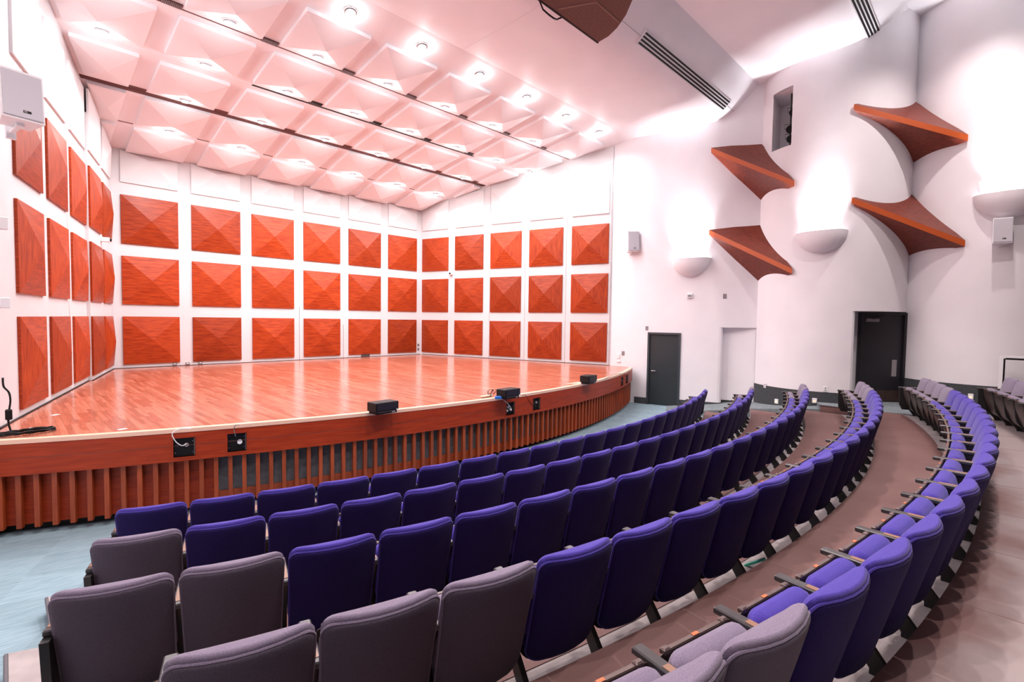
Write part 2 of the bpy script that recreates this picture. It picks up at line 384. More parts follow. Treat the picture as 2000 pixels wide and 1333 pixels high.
WALL_R = struct(obj('wall_stage_right', sheet([(RB[0] + er[0] * s, RB[1] + er[1] * s) for s in (-.25, 3.5, 7.42)], ZS - .2, 9.4, .12, 1), WHITE2), 'white splayed stage wall on the right with wood panels')
WALL_L = struct(obj('wall_stage_left', sheet([(LB[0] + el[0] * s, LB[1] + el[1] * s) for s in (7.75, 3.5, -.25)], ZS - .2, 9.4, .12, 1), WHITE2), 'white splayed stage wall on the left with wood panels')
def ceil_z(y): return 6.58 - .21 * y if y > -2.66 else 7.16 - .145 * (y + 2.75)
def put_panels(wall, fx, rz, ncol, s_of, vert, ylim):
    for c in range(ncol):
        s, extra = s_of(c)
        x, y, yt = fx(s, extra)
        for r in range(3):
            obj('wood_panel', PANEL_ME['hv' if vert(c) else 'hh'], None, wall, (x, y, ZB + r * PP), (0, 0, rz), ((.86, 1, 1) if fx is fl and c == 4 else None))
        # white panel of the fourth row, cut by the sloping ceiling
        z0 = ZB + 3 * PP
        ua, ub = fx(s, extra)[1], fx(s + (PW if fx is not fl else -PW), extra)[1]
        za, zb_ = ceil_z(ua) - .02 - z0, ceil_z(ub) - .02 - z0
        p = clip_poly(rect, -(zb_ - za) / PW, 1, za)
        b = pyramid(p, (PW / 2, min(PW / 2, za * .8)), .035, .10, wallplace)
        obj('white_panel', b, [PANW, PANW], wall, (x, y, z0), (0, 0, rz), ((.86, 1, 1) if fx is fl and c == 4 else None))
fb = lambda s, e: (s, .035 - e, 0)
fr = lambda s, e: (RB[0] + er[0] * s + nr[0] * e, RB[1] + er[1] * s + nr[1] * e, 0)
fl = lambda s, e: (LB[0] + el[0] * s + nl[0] * e, LB[1] + el[1] * s + nl[1] * e, 0)
put_panels(WALL_B, fb, 0, 6, lambda c: (c * PP, 0), lambda c: False, 0)
put_panels(WALL_R, fr, -RA, 5, lambda c: (c * PP, 0), lambda c: c >= 2, 0)
LS = [6.907, 5.38, 3.852, 2.58, 1.12]
put_panels(WALL_L, fl, PI / 2 - LA, 5, lambda c: (LS[c], .06 if c >= 3 else 0), lambda c: True, 0)
# raised door-leaf section carrying the two far left columns
b = MB(); M_ = Matrix.Translation((LB[0], LB[1], 0)) @ Matrix.Rotation(PI / 2 - LA, 4, 'Z')
b.box((-2.6, -.06, ZS + .005), (-.02, 0, 6.5), 0, M_); struct(obj('wall_section', b, WHITE2, WALL_L))
# joints between wall sections and dark joints along the floor line
b = MB()
for s in (3.02, 4.42, 5.92, 7.40): b.box((s - .006, -.002, ZS), (s + .006, .004, 7.3), 0, Matrix.Translation((RB[0], RB[1], 0)) @ Matrix.Rotation(-RA, 4, 'Z'))
struct(obj('panel_joint', b, GREYB, WALL_R))
b = MB(); b.box((-4.08, -.002, ZS), (-4.065, .004, 7.0), 0, M_); struct(obj('panel_joint', b, GREYB, WALL_L))
b = MB(); b.box((4.44, .030, ZS), (4.452, .038, 2.78)); b.box((5.92, .03, ZS), (5.932, .038, 2.2)); struct(obj('panel_joint', b, GREYB, WALL_B))
b = MB(); b.box((-.2, .015, ZS), (9.05, .036, ZS + .012)); struct(obj('floor_joint', b, BLACK, WALL_B))
b = MB(); b.box((0, -.022, ZS), (7.42, 0, ZS + .012), 0, Matrix.Translation((RB[0], RB[1], 0)) @ Matrix.Rotation(-RA, 4, 'Z')); struct(obj('floor_joint', b, BLACK, WALL_R))
b = MB(); b.box((-7.7, -.03, ZS), (-2.62, 0, ZS + .012), 0, M_); b.box((-2.62, -.09, ZS), (0, -.06, ZS + .012), 0, M_); struct(obj('floor_joint', b, BLACK, WALL_L))

# ---- stage ceiling: four tilted slabs with dark gaps, pyramids below
def xl_at(y): return LX0 + math.tan(LA) * y
def xr_at(y): return RX0 - math.tan(PI / 2 - RA) * y
slabs = [(.3, -2.58), (-2.72, -4.20), (-4.255, -5.745), (-5.775, -7.86)]
CEIL = []
for i, (ya, yb) in enumerate(slabs):
    b = MB(); za = ceil_z(ya) if i == 0 else 7.16 - .145 * (ya + 2.75); zb_ = ceil_z(yb) if i else 6.58 - .21 * yb
    b.add([(xl_at(ya) - .5, ya, za), (xr_at(ya) + .5, ya, za), (xr_at(yb) + .5, yb, zb_), (xl_at(yb) - .5, yb, zb_),
           (xl_at(ya) - .5, ya, za + .15), (xr_at(ya) + .5, ya, za + .15), (xr_at(yb) + .5, yb, zb_ + .15), (xl_at(yb) - .5, yb, zb_ + .15)],
          [(0, 1, 2, 3), (4, 7, 6, 5), (0, 4, 5, 1), (1, 5, 6, 2), (2, 6, 7, 3), (3, 7, 4, 0)])
    CEIL.append(struct(obj('ceiling_stage', b, CEILW), f'white stage ceiling bay with pyramid coffers, {ORD[i + 1]} from the back wall'))
b = MB(); b.box((-3, -8, 7.95), (12, .5, 8.05)); struct(obj('ceiling_void', b, VOID), 'dark void above the gaps of the stage ceiling')
for (ya, yb), mm in (((-2.58, -2.72), GAPB), ((-4.20, -4.255), BLACK), ((-5.745, -5.775), GAPB)):
    b = MB(); z = 7.16 - .145 * (ya + 2.75)
    if mm is BLACK:
        b.box((1.7, yb + .002, z - .002), (7.95, ya - .002, z + .14)); struct(obj('gap_liner', b, mm, CEIL[1])); b = MB(); mm = CEILW
        b.box((xl_at(ya) - .3, yb + .002, z), (1.7, ya - .002, z + .14)); b.box((7.95, yb + .002, z), (xr_at(ya) + .3, ya - .002, z + .14)); struct(obj('gap_liner', b, mm, CEIL[1])); continue
    b.box((xl_at(ya) - .3, yb + .002, z - .002), (xr_at(ya) + .3, ya - .002, z + .14)); struct(obj('gap_liner', b, mm, CEIL[1]))
CROWS = [(-.62, 0, 0), (-2.00, 0, 0), (-3.46, 1, 1), (-5.01, 1, 2), (-6.49, 1, 3)]
def cplane(sec): return (math.atan(.21), lambda y: 6.58 - .21 * y) if sec == 0 else (math.atan(.145), lambda y: 7.16 - .145 * (y + 2.75))
XC = [.72 + 1.55 * j for j in range(-1, 7)]
PH = .17
ceilplace = lambda u, w_, n: (u, w_, -n)
full = finish(pyramid([(-.61, -.6), (.61, -.6), (.61, .6), (-.61, .6)], (0, 0), .075, PH, ceilplace, False).mesh('ceiling_panel')); full.materials.append(CEILW)
for ri, (yc, sec, sl) in enumerate(CROWS):
    ang, zf = cplane(sec)
    for xc in XC:
        p = [(-.61, -.6), (.61, -.6), (.61, .6), (-.61, .6)]
        tr_, tl_ = math.tan(PI / 2 - RA), math.tan(LA)
        p2 = clip_poly(p, 1, tr_, xr_at(yc) - xc - .06); p2 = clip_poly(p2, -1, tl_, -(xl_at(yc) - xc) - .06)
        if len(p2) < 3 or area(p2) < .12: continue
        if abs(area(p2) - area(p)) < 1e-4: o = obj('ceiling_panel', full, None, CEIL[sl], (xc, yc, zf(yc)), (-ang, 0, 0))
        else:
            cx_ = sum(q[0] for q in p2) / len(p2); cy_ = sum(q[1] for q in p2) / len(p2)
            o = obj('ceiling_panel', pyramid(p2, (cx_, cy_), .075, PH * min(1, area(p2) / 1.4), ceilplace, False), CEILW, CEIL[sl], (xc, yc, zf(yc)), (-ang, 0, 0))
# small vent grilles on the third gap
vb = MB()
vb.box((-.15, -.05, -.03), (.15, .05, .0), 0)
for k in range(12): vb.box((-.14 + k * .0245, -.052, -.042), (-.128 + k * .0245, .052, -.03), 1)
vme = finish(vb.mesh('vent_grille')); vme.materials.append(GAPB); vme.materials.append(GREYB)
for j in range(7):
    xg = XC[0] + .775 + 1.55 * j
    if xg < 10.2: obj('vent_grille', vme, None, CEIL[3], (xg, -5.84, 7.16 - .145 * (-5.84 + 2.75)), (-math.atan(.145), 0, 0))
    for (yy, sl, mm) in ((-2.775, 1, GAPB), (-4.33, 2, BLACK)):
        if xl_at(yy) + .3 < xg < xr_at(yy) - .3 and (sl == 1 or 1.6 < xg < 8):
            nb = MB(); nb.box((-.15, -.05, -.012), (.15, .05, 0)); obj('gap_notch', nb, mm, CEIL[sl], (xg, yy, 7.16 - .145 * (yy + 2.75)), (-math.atan(.145), 0, 0))
    yy = -1.31
    if xl_at(yy) + .3 < xg < xr_at(yy) - .3:
        nb = MB(); nb.box((-.14, -.012, -.008), (.14, .012, 0)); obj('gap_notch', nb, GAPB, CEIL[0], (xg, yy, 6.58 - .21 * yy), (-math.atan(.21), 0, 0))

# ---- wave ceiling over the hall
WP = [(-7.84, 7.895), (-8.3, 7.885), (-8.8, 7.878), (-9.4, 7.875), (-9.8, 7.895), (-10.05, 7.94), (-10.25, 8.01), (-10.45, 8.13), (-10.65, 8.31), (-10.82, 8.50), (-10.95, 8.68), (-11.04, 8.83)]
for k in range(4):
    prof = [(y - 3.05 * k, z + .87 * k) for y, z in WP]
    # refine with Catmull-Rom
    fine = []
    for i in range(len(prof) - 1):
        p0, p1, p2_, p3 = prof[max(0, i - 1)], prof[i], prof[i + 1], prof[min(len(prof) - 1, i + 2)]
        for t in (0, .25, .5, .75):
            fine.append(tuple(.5 * (2 * p1[d] + (p2_[d] - p0[d]) * t + (2 * p0[d] - 5 * p1[d] + 4 * p2_[d] - p3[d]) * t * t + (3 * p1[d] - p0[d] - 3 * p2_[d] + p3[d]) * t ** 3) for d in (0, 1)))
    fine.append(prof[-1])
    fine.append((fine[-1][0] - .03, fine[-1][1] + .25))
    b = MB(); n = len(fine); v = [(-5.5, y, z) for y, z in fine] + [(15, y, z) for y, z in fine] + [(-5.5, y, z + .3) for y, z in fine] + [(15, y, z + .3) for y, z in fine]
    f = [(i, i + 1, n + i + 1, n + i) for i in range(n - 1)] + [(2 * n + i, 3 * n + i, 3 * n + i + 1, 2 * n + i + 1) for i in range(n - 1)]
    f += [(0, n, 3 * n, 2 * n), (n - 1, 3 * n - 1, 4 * n - 1, 2 * n - 1)]
    b.add(v, f); me = finish(b.mesh('ceiling_wave'), True)
    me.polygons.foreach_set('use_smooth', [True] * len(me.polygons)); sharp(me, 40)
    wv = struct(obj('ceiling_wave', me, CEILW), f'smooth white ceiling wave over the hall, {ORD[k + 1]} from the stage')
    # seams
    ya, za = -10.47 - 3.05 * k, 8.135 + .87 * k
    b = MB(); b.box((-4, ya - .003, za - .001), (13, ya + .003, za + .012))
    b2 = [(y, z) for y, z in fine[:40]]
    b.tube([(4.5, y, z + .002) for y, z in b2], .004, 4)
    struct(obj('ceiling_seam', b, GRILLE, wv))
b = MB(); b.box((-6, -21, 12.2), (15.5, 1, 12.4)); struct(obj('ceiling_top', b, WHITE), 'flat slab above the ceiling waves')
# ---- hall walls: convex bays with creases
S1C, S1R = (23.795, -6.16), 12.78
S2C, S2R = (13.108, -12.486), 1.717
S3C = (14.078, -15.536)
A_, B2 = (12.03, -11.15), (13.0, -14.2)
def arc(c, R, p0, p1, n):
    a0 = math.atan2(p0[1] - c[1], p0[0] - c[0]); a1 = math.atan2(p1[1] - c[1], p1[0] - c[0])
    if a0 < 0: a0 += 2 * PI
    if a1 < 0: a1 += 2 * PI
    return [(c[0] + R * math.cos(a0 + (a1 - a0) * i / n), c[1] + R * math.sin(a0 + (a1 - a0) * i / n)) for i in range(n + 1)]
SEG1 = arc(S1C, S1R, (11.05, -7.1), A_, 36)
SEG2 = arc(S2C, S2R, A_, B2, 44)
SEG3 = arc(S3C, S2R, (13.0, -14.2), (14.0, -17.25), 44)
SEG4 = [(14.0, -17.25), (13.4, -20.5)]
def mx(pts): return [(8.86 - x, y) for x, y in pts]
def grid_wall(pts, zs, skip=None, th=.0):
    b = MB(); n = len(pts); v = [(*p, z) for z in zs for p in pts]; f = []
    for r in range(len(zs) - 1):
        for i in range(n - 1):
            if skip and skip((pts[i][0] + pts[i + 1][0]) / 2, (pts[i][1] + pts[i + 1][1]) / 2, (zs[r] + zs[r + 1]) / 2): continue
            f.append((r * n + i, r * n + i + 1, (r + 1) * n + i + 1, (r + 1) * n + i))
    b.add(v, f); return b
def smooth_obj(o, ang=30):
    me = o.data; me.polygons.foreach_set('use_smooth', [True] * len(me.polygons)); sharp(me, ang); return o
ZT = 12.3
N1Z, N2Z = 2.315, 2.757                       # niche soffits
N1Y, N2Y = -10.28, -13.37                     # niche start (plan y)
def lower(pts, ystart): return [p for p in pts if p[1] > ystart]
D1 = [p for p in SEG1 if -9.4 < p[1] < -8.3]
D1a = (11.212, -8.395); D1b = (11.413, -9.325)   # door 1 opening on the first bay
def insert_pts(pts, ys):
    out = list(pts)
    for yv in ys:
        for i in range(len(out) - 1):
            if (out[i][1] - yv) * (out[i + 1][1] - yv) < 0:
                t = (yv - out[i][1]) / (out[i + 1][1] - out[i][1]); out.insert(i + 1, (out[i][0] + (out[i + 1][0] - out[i][0]) * t, yv)); break
    return out
SEG1 = insert_pts(SEG1, [D1a[1], D1b[1], N1Y])
PYA, PYB = -11.47, -11.99                    # lighting port on second bay
SEG2 = insert_pts(SEG2, [PYA, PYB, N2Y])
DTOP = 2.135
sk1 = lambda x, y, z: (z < DTOP and D1b[1] < y < D1a[1]) or (z < N1Z and y < N1Y)
sk2 = lambda x, y, z: (z < N2Z and y < N2Y and x > 11.0) or (6.82 < z < 8.25 and PYB < y < PYA)
def bay(name, pts, zs, skip, label, mirror=False):
    o = struct(smooth_obj(obj(name, grid_wall(mx(pts) if mirror else pts, zs, skip), WHITE)), label); return o
W1 = bay('wall_right', SEG1, [-.1, .3, 1, DTOP, N1Z, 4, 6, 8, 10, ZT], sk1, 'white curved side wall bay beside the stage')
W2 = bay('wall_right', SEG2, [-.1, .5, 1, 2, N2Z, 4, 6, 6.82, 8.25, 10, ZT], sk2, 'white half-column wall bay with the lighting port')
W3 = bay('wall_right', SEG3, [-.1, 1, 2, 4, 6, 8, 10, ZT], None, 'white half-column wall bay at the right edge')
struct(obj('wall_right', grid_wall(SEG4, [-.1, ZT]), WHITE), 'white side wall continuing behind the viewer on the right')
# left side mirrored, with the plain stretch next to the stage
LEFT1 = [(LB[0] + el[0] * 7.7, LB[1] + el[1] * 7.7), (-2.195, -8.1), (-2.46, -8.6), (-2.75, -9.5), (-2.95, -10.4), (8.86 - A_[0], A_[1])]
struct(smooth_obj(obj('wall_left', grid_wall(LEFT1, [-.1, 3, 6, ZT]), WHITE)), 'white side wall strip left of the stage')
bay('wall_left', SEG2, [-.1, 4, 8, ZT], None, 'white half-column wall bay on the left, out of view', True)
bay('wall_left', SEG3, [-.1, 4, 8, ZT], None, 'white half-column wall bay on the left behind the viewer', True)
struct(obj('wall_left', grid_wall(mx(SEG4), [-.1, ZT]), WHITE), 'white side wall continuing behind the viewer on the left')
struct(obj('wall_rear', grid_wall([(-4.54, -20.5), (13.4, -20.5)], [-.1, ZT]), REARW), 'unseen rear wall behind the viewer, darkened to absorb light')
# niche 1
def arcslice(pts, y0, y1): return [p for p in pts if y1 - 1e-6 <= p[1] <= y0 + 1e-6]
up = arcslice(SEG1, N1Y, A_[1])
nb = MB(); bk = [(up[0][0] + .10, up[0][1] + .05), (12.02, -10.5), (12.12, -11.1), (A_[0] + .03, A_[1] - .02)]
bull = [(up[0][0], up[0][1]), (up[0][0] + .03, up[0][1] - .05), (up[0][0] + .08, up[0][1] - .075), (up[0][0] + .14, up[0][1] - .06), (up[0][0] + .19, up[0][1] + .02)]
path = bull + [(11.98, -10.45), (12.06, -11.18)]
nb.add([(*p, z) for z in (-.1, N1Z + .001) for p in path], [(i, i + 1, len(path) + i + 1, len(path) + i) for i in range(len(path) - 1)])
nb.add([(*p, N1Z) for p in up] + [(*p, N1Z) for p in reversed(path)], [tuple(range(len(up) + len(path)))])
struct(obj('niche', nb, WHITE, W1))
# niche 2 with the dark door
up = arcslice(SEG2, N2Y, B2[1])
path = [up[0], (up[0][0] + .06, up[0][1] - .03), (12.32, -13.28), (13.16, -14.18), (13.0, -14.22)]
nb = MB(); nb.add([(*p, z) for z in (-.1, N2Z + .001) for p in path], [(0, 1, 6, 5), (1, 2, 7, 6), (2, 3, 8, 7), (3, 4, 9, 8)])
nb.add([(*p, N2Z) for p in up if p[0] >= up[0][0] - .3] + [(*p, N2Z) for p in reversed(path)], [tuple(range(len([p for p in up if p[0] >= up[0][0] - .3]) + len(path)))])
struct(obj('niche', nb, WHITE, W2))
# lighting port box
pa = [p for p in SEG2 if abs(p[1] - PYA) < 1e-5][0]; pb = [p for p in SEG2 if abs(p[1] - PYB) < 1e-5][0]
nb = MB(); q = [pa, (pa[0] + .95, pa[1] + .10), (pb[0] + 1.15, pb[1] + .1), pb]
nb.add([(*p, z) for z in (6.82, 8.25) for p in q], [(0, 1, 5, 4), (1, 2, 6, 5), (2, 3, 7, 6), (0, 3, 2, 1), (4, 5, 6, 7)])
struct(obj('lighting_port', nb, WHITE, W2))
# ---- skirtings
def skirt(name, pts, z0, z1, lab, t=.018):
    return struct(obj(name, sheet(pts, z0, z1, t, -1), SKIRT), lab)
s1 = [p for p in SEG1 if p[1] < -8.0]
skirt('baseboard_right', [p for p in s1 if p[1] >= D1a[1] - .01], 0, .187, 'dark skirting left of the stage-side door')
skirt('baseboard_right', [p for p in s1 if N1Y - .01 <= p[1] <= D1b[1] + .01] + [(q[0], q[1]) for q in bull[1:]], 0, .225, 'dark skirting between the stage-side door and the niche')
skirt('baseboard_right', [(11.9, -10.27), (11.98, -10.45), (12.05, -11.13)], .0, .29, 'dark skirting at the back of the niche')
skirt('baseboard_right', [p for p in SEG2 if p[1] > N2Y - .02], 0, .835, 'tall charcoal skirting on the middle wall bay')
skirt('baseboard_right', [p for p in SEG3 if p[1] > -16.8], .4, 1.187, 'tall charcoal skirting on the right wall bay')

# ================================================================== STAGE
ST = thing('stage', 'raised wooden stage with curved slatted front', 'stage')
def arcpts(R, a0, a1, n): return [spol(R, a0 + (a1 - a0) * i / n)[:2] for i in range(n + 1)]
SA0, SA1 = -114.7, -64.1
b = MB(); poly = arcpts(SR - .09, SA0, SA1, 60) + [(11.12, -7.6), (11.1, -7.2), (9.25, .1), (-.4, .1), (-2.2, -7.7)]
b.prism(poly, ZS - .03, ZS); obj('stage_floor', b, STG, ST)
def sring(R0, R1, z0, z1, a0=SA0, a1=SA1, n=72):
    b = MB(); v = []; f = []
    A = arcpts(R0, a0, a1, n); B_ = arcpts(R1, a0, a1, n)
    for i in range(n + 1): v += [(*A[i], z0), (*A[i], z1), (*B_[i], z1), (*B_[i], z0)]
    for i in range(n):
        for j in range(4): f.append((4 * i + j, 4 * i + (j + 1) % 4, 4 * i + 4 + (j + 1) % 4, 4 * i + 4 + j))
    f += [(3, 2, 1, 0), (4 * n, 4 * n + 1, 4 * n + 2, 4 * n + 3)]
    b.add(v, f); return b
tag(obj('nosing', sring(SR - .09, SR + .006, ZS - .042, ZS + .004), NOSE, ST), 'pale worn nosing along the stage edge')
# fascia with openings for the connector boxes
boxpx = [(338, 382, 857, 894), (444, 482, 850, 885), (989, 1005, 790, 815), (1041, 1055, 781, 806), (1213, 1217, 740, 757), (1222.5, 1226.5, 735.5, 751)]
def sang(x, y): p = on_circle(x, y, (SCX, SCY), SR); return math.degrees(math.atan2(p.y - SCY, p.x - SCX)), p.z
opens = []
for x0, x1, y0, y1 in boxpx:
    a0, z1 = sang(x0, y0); a1, z0 = sang(x1, y1); opens.append((a0, a1, .735, .965))
FZ0, FZ1 = .685, ZS - .042
edges = [SA0] + [e for o_ in opens for e in o_[:2]] + [SA1]
b = MB()
def fpiece(a0, a1, z0, z1):
    n = max(1, int((a1 - a0) / .7)); r = sring(SR - .06, SR, z0, z1, a0, a1, n); b.add(r.v, r.f)
cur = SA0
for a0, a1, z0, z1 in opens:
    fpiece(cur, a0, FZ0, FZ1); fpiece(a0, a1, FZ0, z0); fpiece(a0, a1, z1, FZ1); cur = a1
fpiece(cur, SA1, FZ0, FZ1)
obj('fascia', b, FASC, ST)
b = MB()
g = sring(SR - .001, SR + .002, .872, .876, SA0, SA1, 72); obj('board_joint', g, GAPB, ST)
obj('backing', sring(SR - .22, SR - .13, .10, .69, SA0, -106.7, 20), FASC, ST)
tag(obj('fabric_backing', sring(SR - .22, SR - .13, .10, .69, -106.7, -75.5, 60), GREYF, ST), 'charcoal cloth behind the slats')
obj('backing', sring(SR - .22, SR - .13, .10, .69, -75.5, SA1, 20), FASC, ST)
obj('bottom_rail', sring(SR - .128, SR - .095, .09, .225, -106.7, -66.0, 72), SLATW, ST)
obj('kick_recess', sring(SR - .30, SR - .24, 0, .10), BLACK, ST)
sb = MB(); sb.bevel_box((-.024, -.032, .085), (.024, .032, .69), .003); sme = finish(sb.mesh('slat')); sme.materials.append(SLATW)
a = -110.087 - 8 * .57
while a < SA1 - .2:
    if a > SA0 + .1:
        p = spol(SR - .065, a); obj('slat', sme, None, ST, (p[0], p[1], 0), (0, 0, math.radians(a + 90)))
    a += .57
# connector boxes
cblabs = ['black connector box in the stage front with a white cable looped into it', 'black connector box in the stage front with a round white plug', 'black socket box in the stage front below the blue plug', 'black connector box in the stage front just right of the blue plug', 'narrow connector box near the right end of the stage front', 'rightmost connector box at the end of the stage front']
for i, (a0, a1, z0, z1) in enumerate(opens):
    am = (a0 + a1) / 2; wd = math.radians(a1 - a0) * SR
    p = spol(SR, am); cb = thing('connector_box', cblabs[i], 'connector box', (p[0], p[1], 0), math.radians(am + 90), 'connector boxes in the stage front')
    # local -Y points outwards? local +Y is towards the stage centre
    b = MB(); b.box((-wd / 2, .035, z0), (wd / 2, .11, z1)); obj('back_plate', b, BLACK, cb)
    b = MB(); t = .012
    b.box((-wd / 2 - t, -.004, z0 - t), (wd / 2 + t, .06, z0)); b.box((-wd / 2 - t, -.004, z1), (wd / 2 + t, .06, z1 + t)); b.box((-wd / 2 - t, -.004, z0), (-wd / 2, .06, z1)); b.box((wd / 2, -.004, z0), (wd / 2 + t, .06, z1))
    obj('frame', b, FASC, cb)
    b = MB(); b.box((wd / 2 - .016, .0, z0 + .012), (wd / 2 - .004, .034, z1 - .012)); obj('hinge_strip', b, RAIL, cb)
    b = MB()
    for sx, sz in ((-.42, .85), (-.42, .2), (.36, .78), (.36, .2)): b.cyl((0, 0, 0), .006, .004, 8, 0, Matrix.Translation((sx * wd, .034, z0 + (z1 - z0) * sz)) @ Matrix.Rotation(PI / 2, 4, 'X'))
    obj('screw', b, STEEL, cb)
    if i in (1, 2):
        b = MB()
        for sx, sz in (((.14, .5),) if i == 1 else ((-.2, .62), (.1, .4), (-.34, .36))): b.cyl((0, 0, 0), .028 if i == 1 else .02, .03, 14, 0, Matrix.Translation((sx * wd, .035, z0 + (z1 - z0) * sz)) @ Matrix.Rotation(PI / 2, 4, 'X'))
        obj('plug', b, PLASW, cb)
    else:
        b = MB(); b.cyl((0, 0, 0), .024, .016, 14, 0, Matrix.Translation((0.02, .035, z0 + (z1 - z0) * .6)) @ Matrix.Rotation(PI / 2, 4, 'X')); obj('socket', b, GREYB, cb)

# ================================================================== DOORS
def door(name, A, B, z0, top, leafm, framem, lab, plate=False):
    A = Vector((*A, 0)); B = Vector((*B, 0)); d = B - A; L = d.length; rz = math.atan2(d.y, d.x)
    D = struct(obj(name, None, None, None, (A.x, A.y, z0), (0, 0, rz)), lab)     # local x along opening, -y into room? computed below
    H = top - z0
    b = MB(); f = .055
    b.box((0, -.03, 0), (f, .10, H)); b.box((L - f, -.03, 0), (L, .10, H)); b.box((f, -.03, H - f), (L - f, .10, H)); obj('door_frame', b, framem, D)
    b = MB(); b.box((f + .004, .025, .012), (L - f - .004, .07, H - f - .004)); leaf = obj('door_leaf', b, leafm, D)
    return D, leaf, L, H
# for both doors, walking from A to B (stage -> audience) the room lies on the right-hand side (-y local)
D1_, leaf, L, H = door('door_1', D1a, D1b, 0.0, DTOP, DOORD, FRAMED, 'dark slate door with steel lever handle beside the stage')
b = MB(); b.cyl((0, 0, 0), .03, .012, 14, 0, Matrix.Translation((.14, .026, 1.0)) @ Matrix.Rotation(PI / 2, 4, 'X')); b.cyl((0, 0, 0), .011, .06, 10, 0, Matrix.Translation((.14, .026, 1.0)) @ Matrix.Rotation(PI / 2, 4, 'X'))
b.bevel_box((.13, -.045, .988), (.26, -.025, 1.012), .005); obj('handle', b, STEEL, leaf)
D2_, leaf, L, H = door('door_2', (12.25, -13.43), (12.965, -14.215), .592, 2.735, DOORK, DOORK, 'near-black door with closer and push plate in the side wall niche')
b = MB(); b.box((L - .28, .015, .62), (L - .17, .024, 1.02)); tag(obj('push_plate', b, GREYB, leaf), 'brushed grey push plate')
b = MB(); b.bevel_box((.12, -.03, H - .22), (.42, .024, H - .14), .008); obj('closer_body', b, GREYB, leaf)
b = MB(); b.tube([(.25, -.04, H - .15), (.34, -.09, H - .115), (.50, -.02, H - .09)], .010, 6); obj('closer_arm', b, BLACKM, leaf)
b = MB(); b.box((.07, .018, .02), (L - .07, .0245, .28)); obj('kick_plate', b, PANB, leaf)

# ================================================================== SEATS
def rr(w_, h, rt, rb, n=5):
    P = []
    for cx_, cz, r, a0 in ((w_ / 2 - rb, rb, rb, -90), (w_ / 2 - rt, h - rt, rt, 0), (-w_ / 2 + rt, h - rt, rt, 90), (-w_ / 2 + rb, rb, rb, 180)):
        for i in range(n + 1):
            a = math.radians(a0 + 90 * i / n); P.append((cx_ + r * math.cos(a), cz + r * math.sin(a)))
        # subdivide the straight edge that follows with one mid point
    out = []
    for i in range(len(P)):
        p, q = P[i], P[(i + 1) % len(P)]; out.append(p)
        L = math.hypot(q[0] - p[0], q[1] - p[1])
        k = int(L / .07)
        for j in range(1, k): out.append((p[0] + (q[0] - p[0]) * j / k, p[1] + (q[1] - p[1]) * j / k))
    return out
def pillow(outline, zc, ts, front, back, warp):
    # returns MB: closed cushion; front(x,z,t)/back(x,z,t) are y offsets from the warp surface
    b = MB(); n = len(outline); rings = []
    for sgn, fn in ((1, front), (-1, back)):
        R = []
        for t in ts:
            R.append([(x * t, warp(x * t, zc + (z - zc) * t) + fn(x * t, zc + (z - zc) * t, t), zc + (z - zc) * t) for x, z in outline])
        rings.append(R)
    allr = rings[0] + list(reversed(rings[1]))
    v = [p for r in allr for p in r]; f = []
    for k in range(len(allr) - 1):
        for i in range(n): j = (i + 1) % n; f.append((k * n + i, k * n + j, (k + 1) * n + j, (k + 1) * n + i))
    m_ = len(allr)
    v.append((0, warp(0, zc) + front(0, zc, 0), zc)); v.append((0, warp(0, zc) + back(0, zc, 0), zc))
    for i in range(n):
        j = (i + 1) % n; f.append((j, i, len(v) - 2)); f.append(((m_ - 1) * n + i, (m_ - 1) * n + j, len(v) - 1))
    b.add(v, f); return b
def sm(b, name, mt):
    me = finish(b.mesh(name)); me.polygons.foreach_set('use_smooth', [True] * len(me.polygons)); sharp(me, 55); me.materials.append(mt); return me
TS = [.35, .65, .85, .94, .98, 1.0]
BW = .505
lean = lambda x, z: .165 * ((.795 - z) / .63) ** 1.0 + .060 * (x / .25) ** 2 - .012
def rnd(t, p=8): return max(0, 1 - t ** p) ** .5
SEATM = {}
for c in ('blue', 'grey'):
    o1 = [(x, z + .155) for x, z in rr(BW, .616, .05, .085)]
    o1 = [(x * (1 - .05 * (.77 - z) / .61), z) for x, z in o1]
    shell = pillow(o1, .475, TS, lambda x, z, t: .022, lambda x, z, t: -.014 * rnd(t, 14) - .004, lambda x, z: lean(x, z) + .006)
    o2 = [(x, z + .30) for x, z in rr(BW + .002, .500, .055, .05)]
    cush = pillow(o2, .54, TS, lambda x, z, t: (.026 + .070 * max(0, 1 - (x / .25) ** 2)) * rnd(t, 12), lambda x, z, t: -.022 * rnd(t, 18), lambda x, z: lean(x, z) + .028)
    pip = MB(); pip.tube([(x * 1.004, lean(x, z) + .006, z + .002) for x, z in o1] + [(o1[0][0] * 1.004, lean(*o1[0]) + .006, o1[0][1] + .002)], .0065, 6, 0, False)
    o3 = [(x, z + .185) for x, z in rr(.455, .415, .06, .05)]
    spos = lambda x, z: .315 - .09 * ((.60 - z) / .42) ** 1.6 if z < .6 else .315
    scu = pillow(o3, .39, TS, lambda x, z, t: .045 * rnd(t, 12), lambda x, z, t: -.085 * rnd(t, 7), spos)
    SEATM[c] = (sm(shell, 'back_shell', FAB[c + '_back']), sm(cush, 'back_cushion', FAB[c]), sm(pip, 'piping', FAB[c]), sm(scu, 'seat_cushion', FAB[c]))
o4 = [(x, z + .125) for x, z in rr(.475, .45, .03, .09)]
pan = pillow(o4, .35, [.4, .8, .93, 1.0], lambda x, z, t: .016 * rnd(t, 10) + .004, lambda x, z, t: 0, lambda x, z: .368 - .13 * (max(0, .575 - z) / .45) ** 1.7)
PANM = sm(pan, 'seat_pan', PANB)
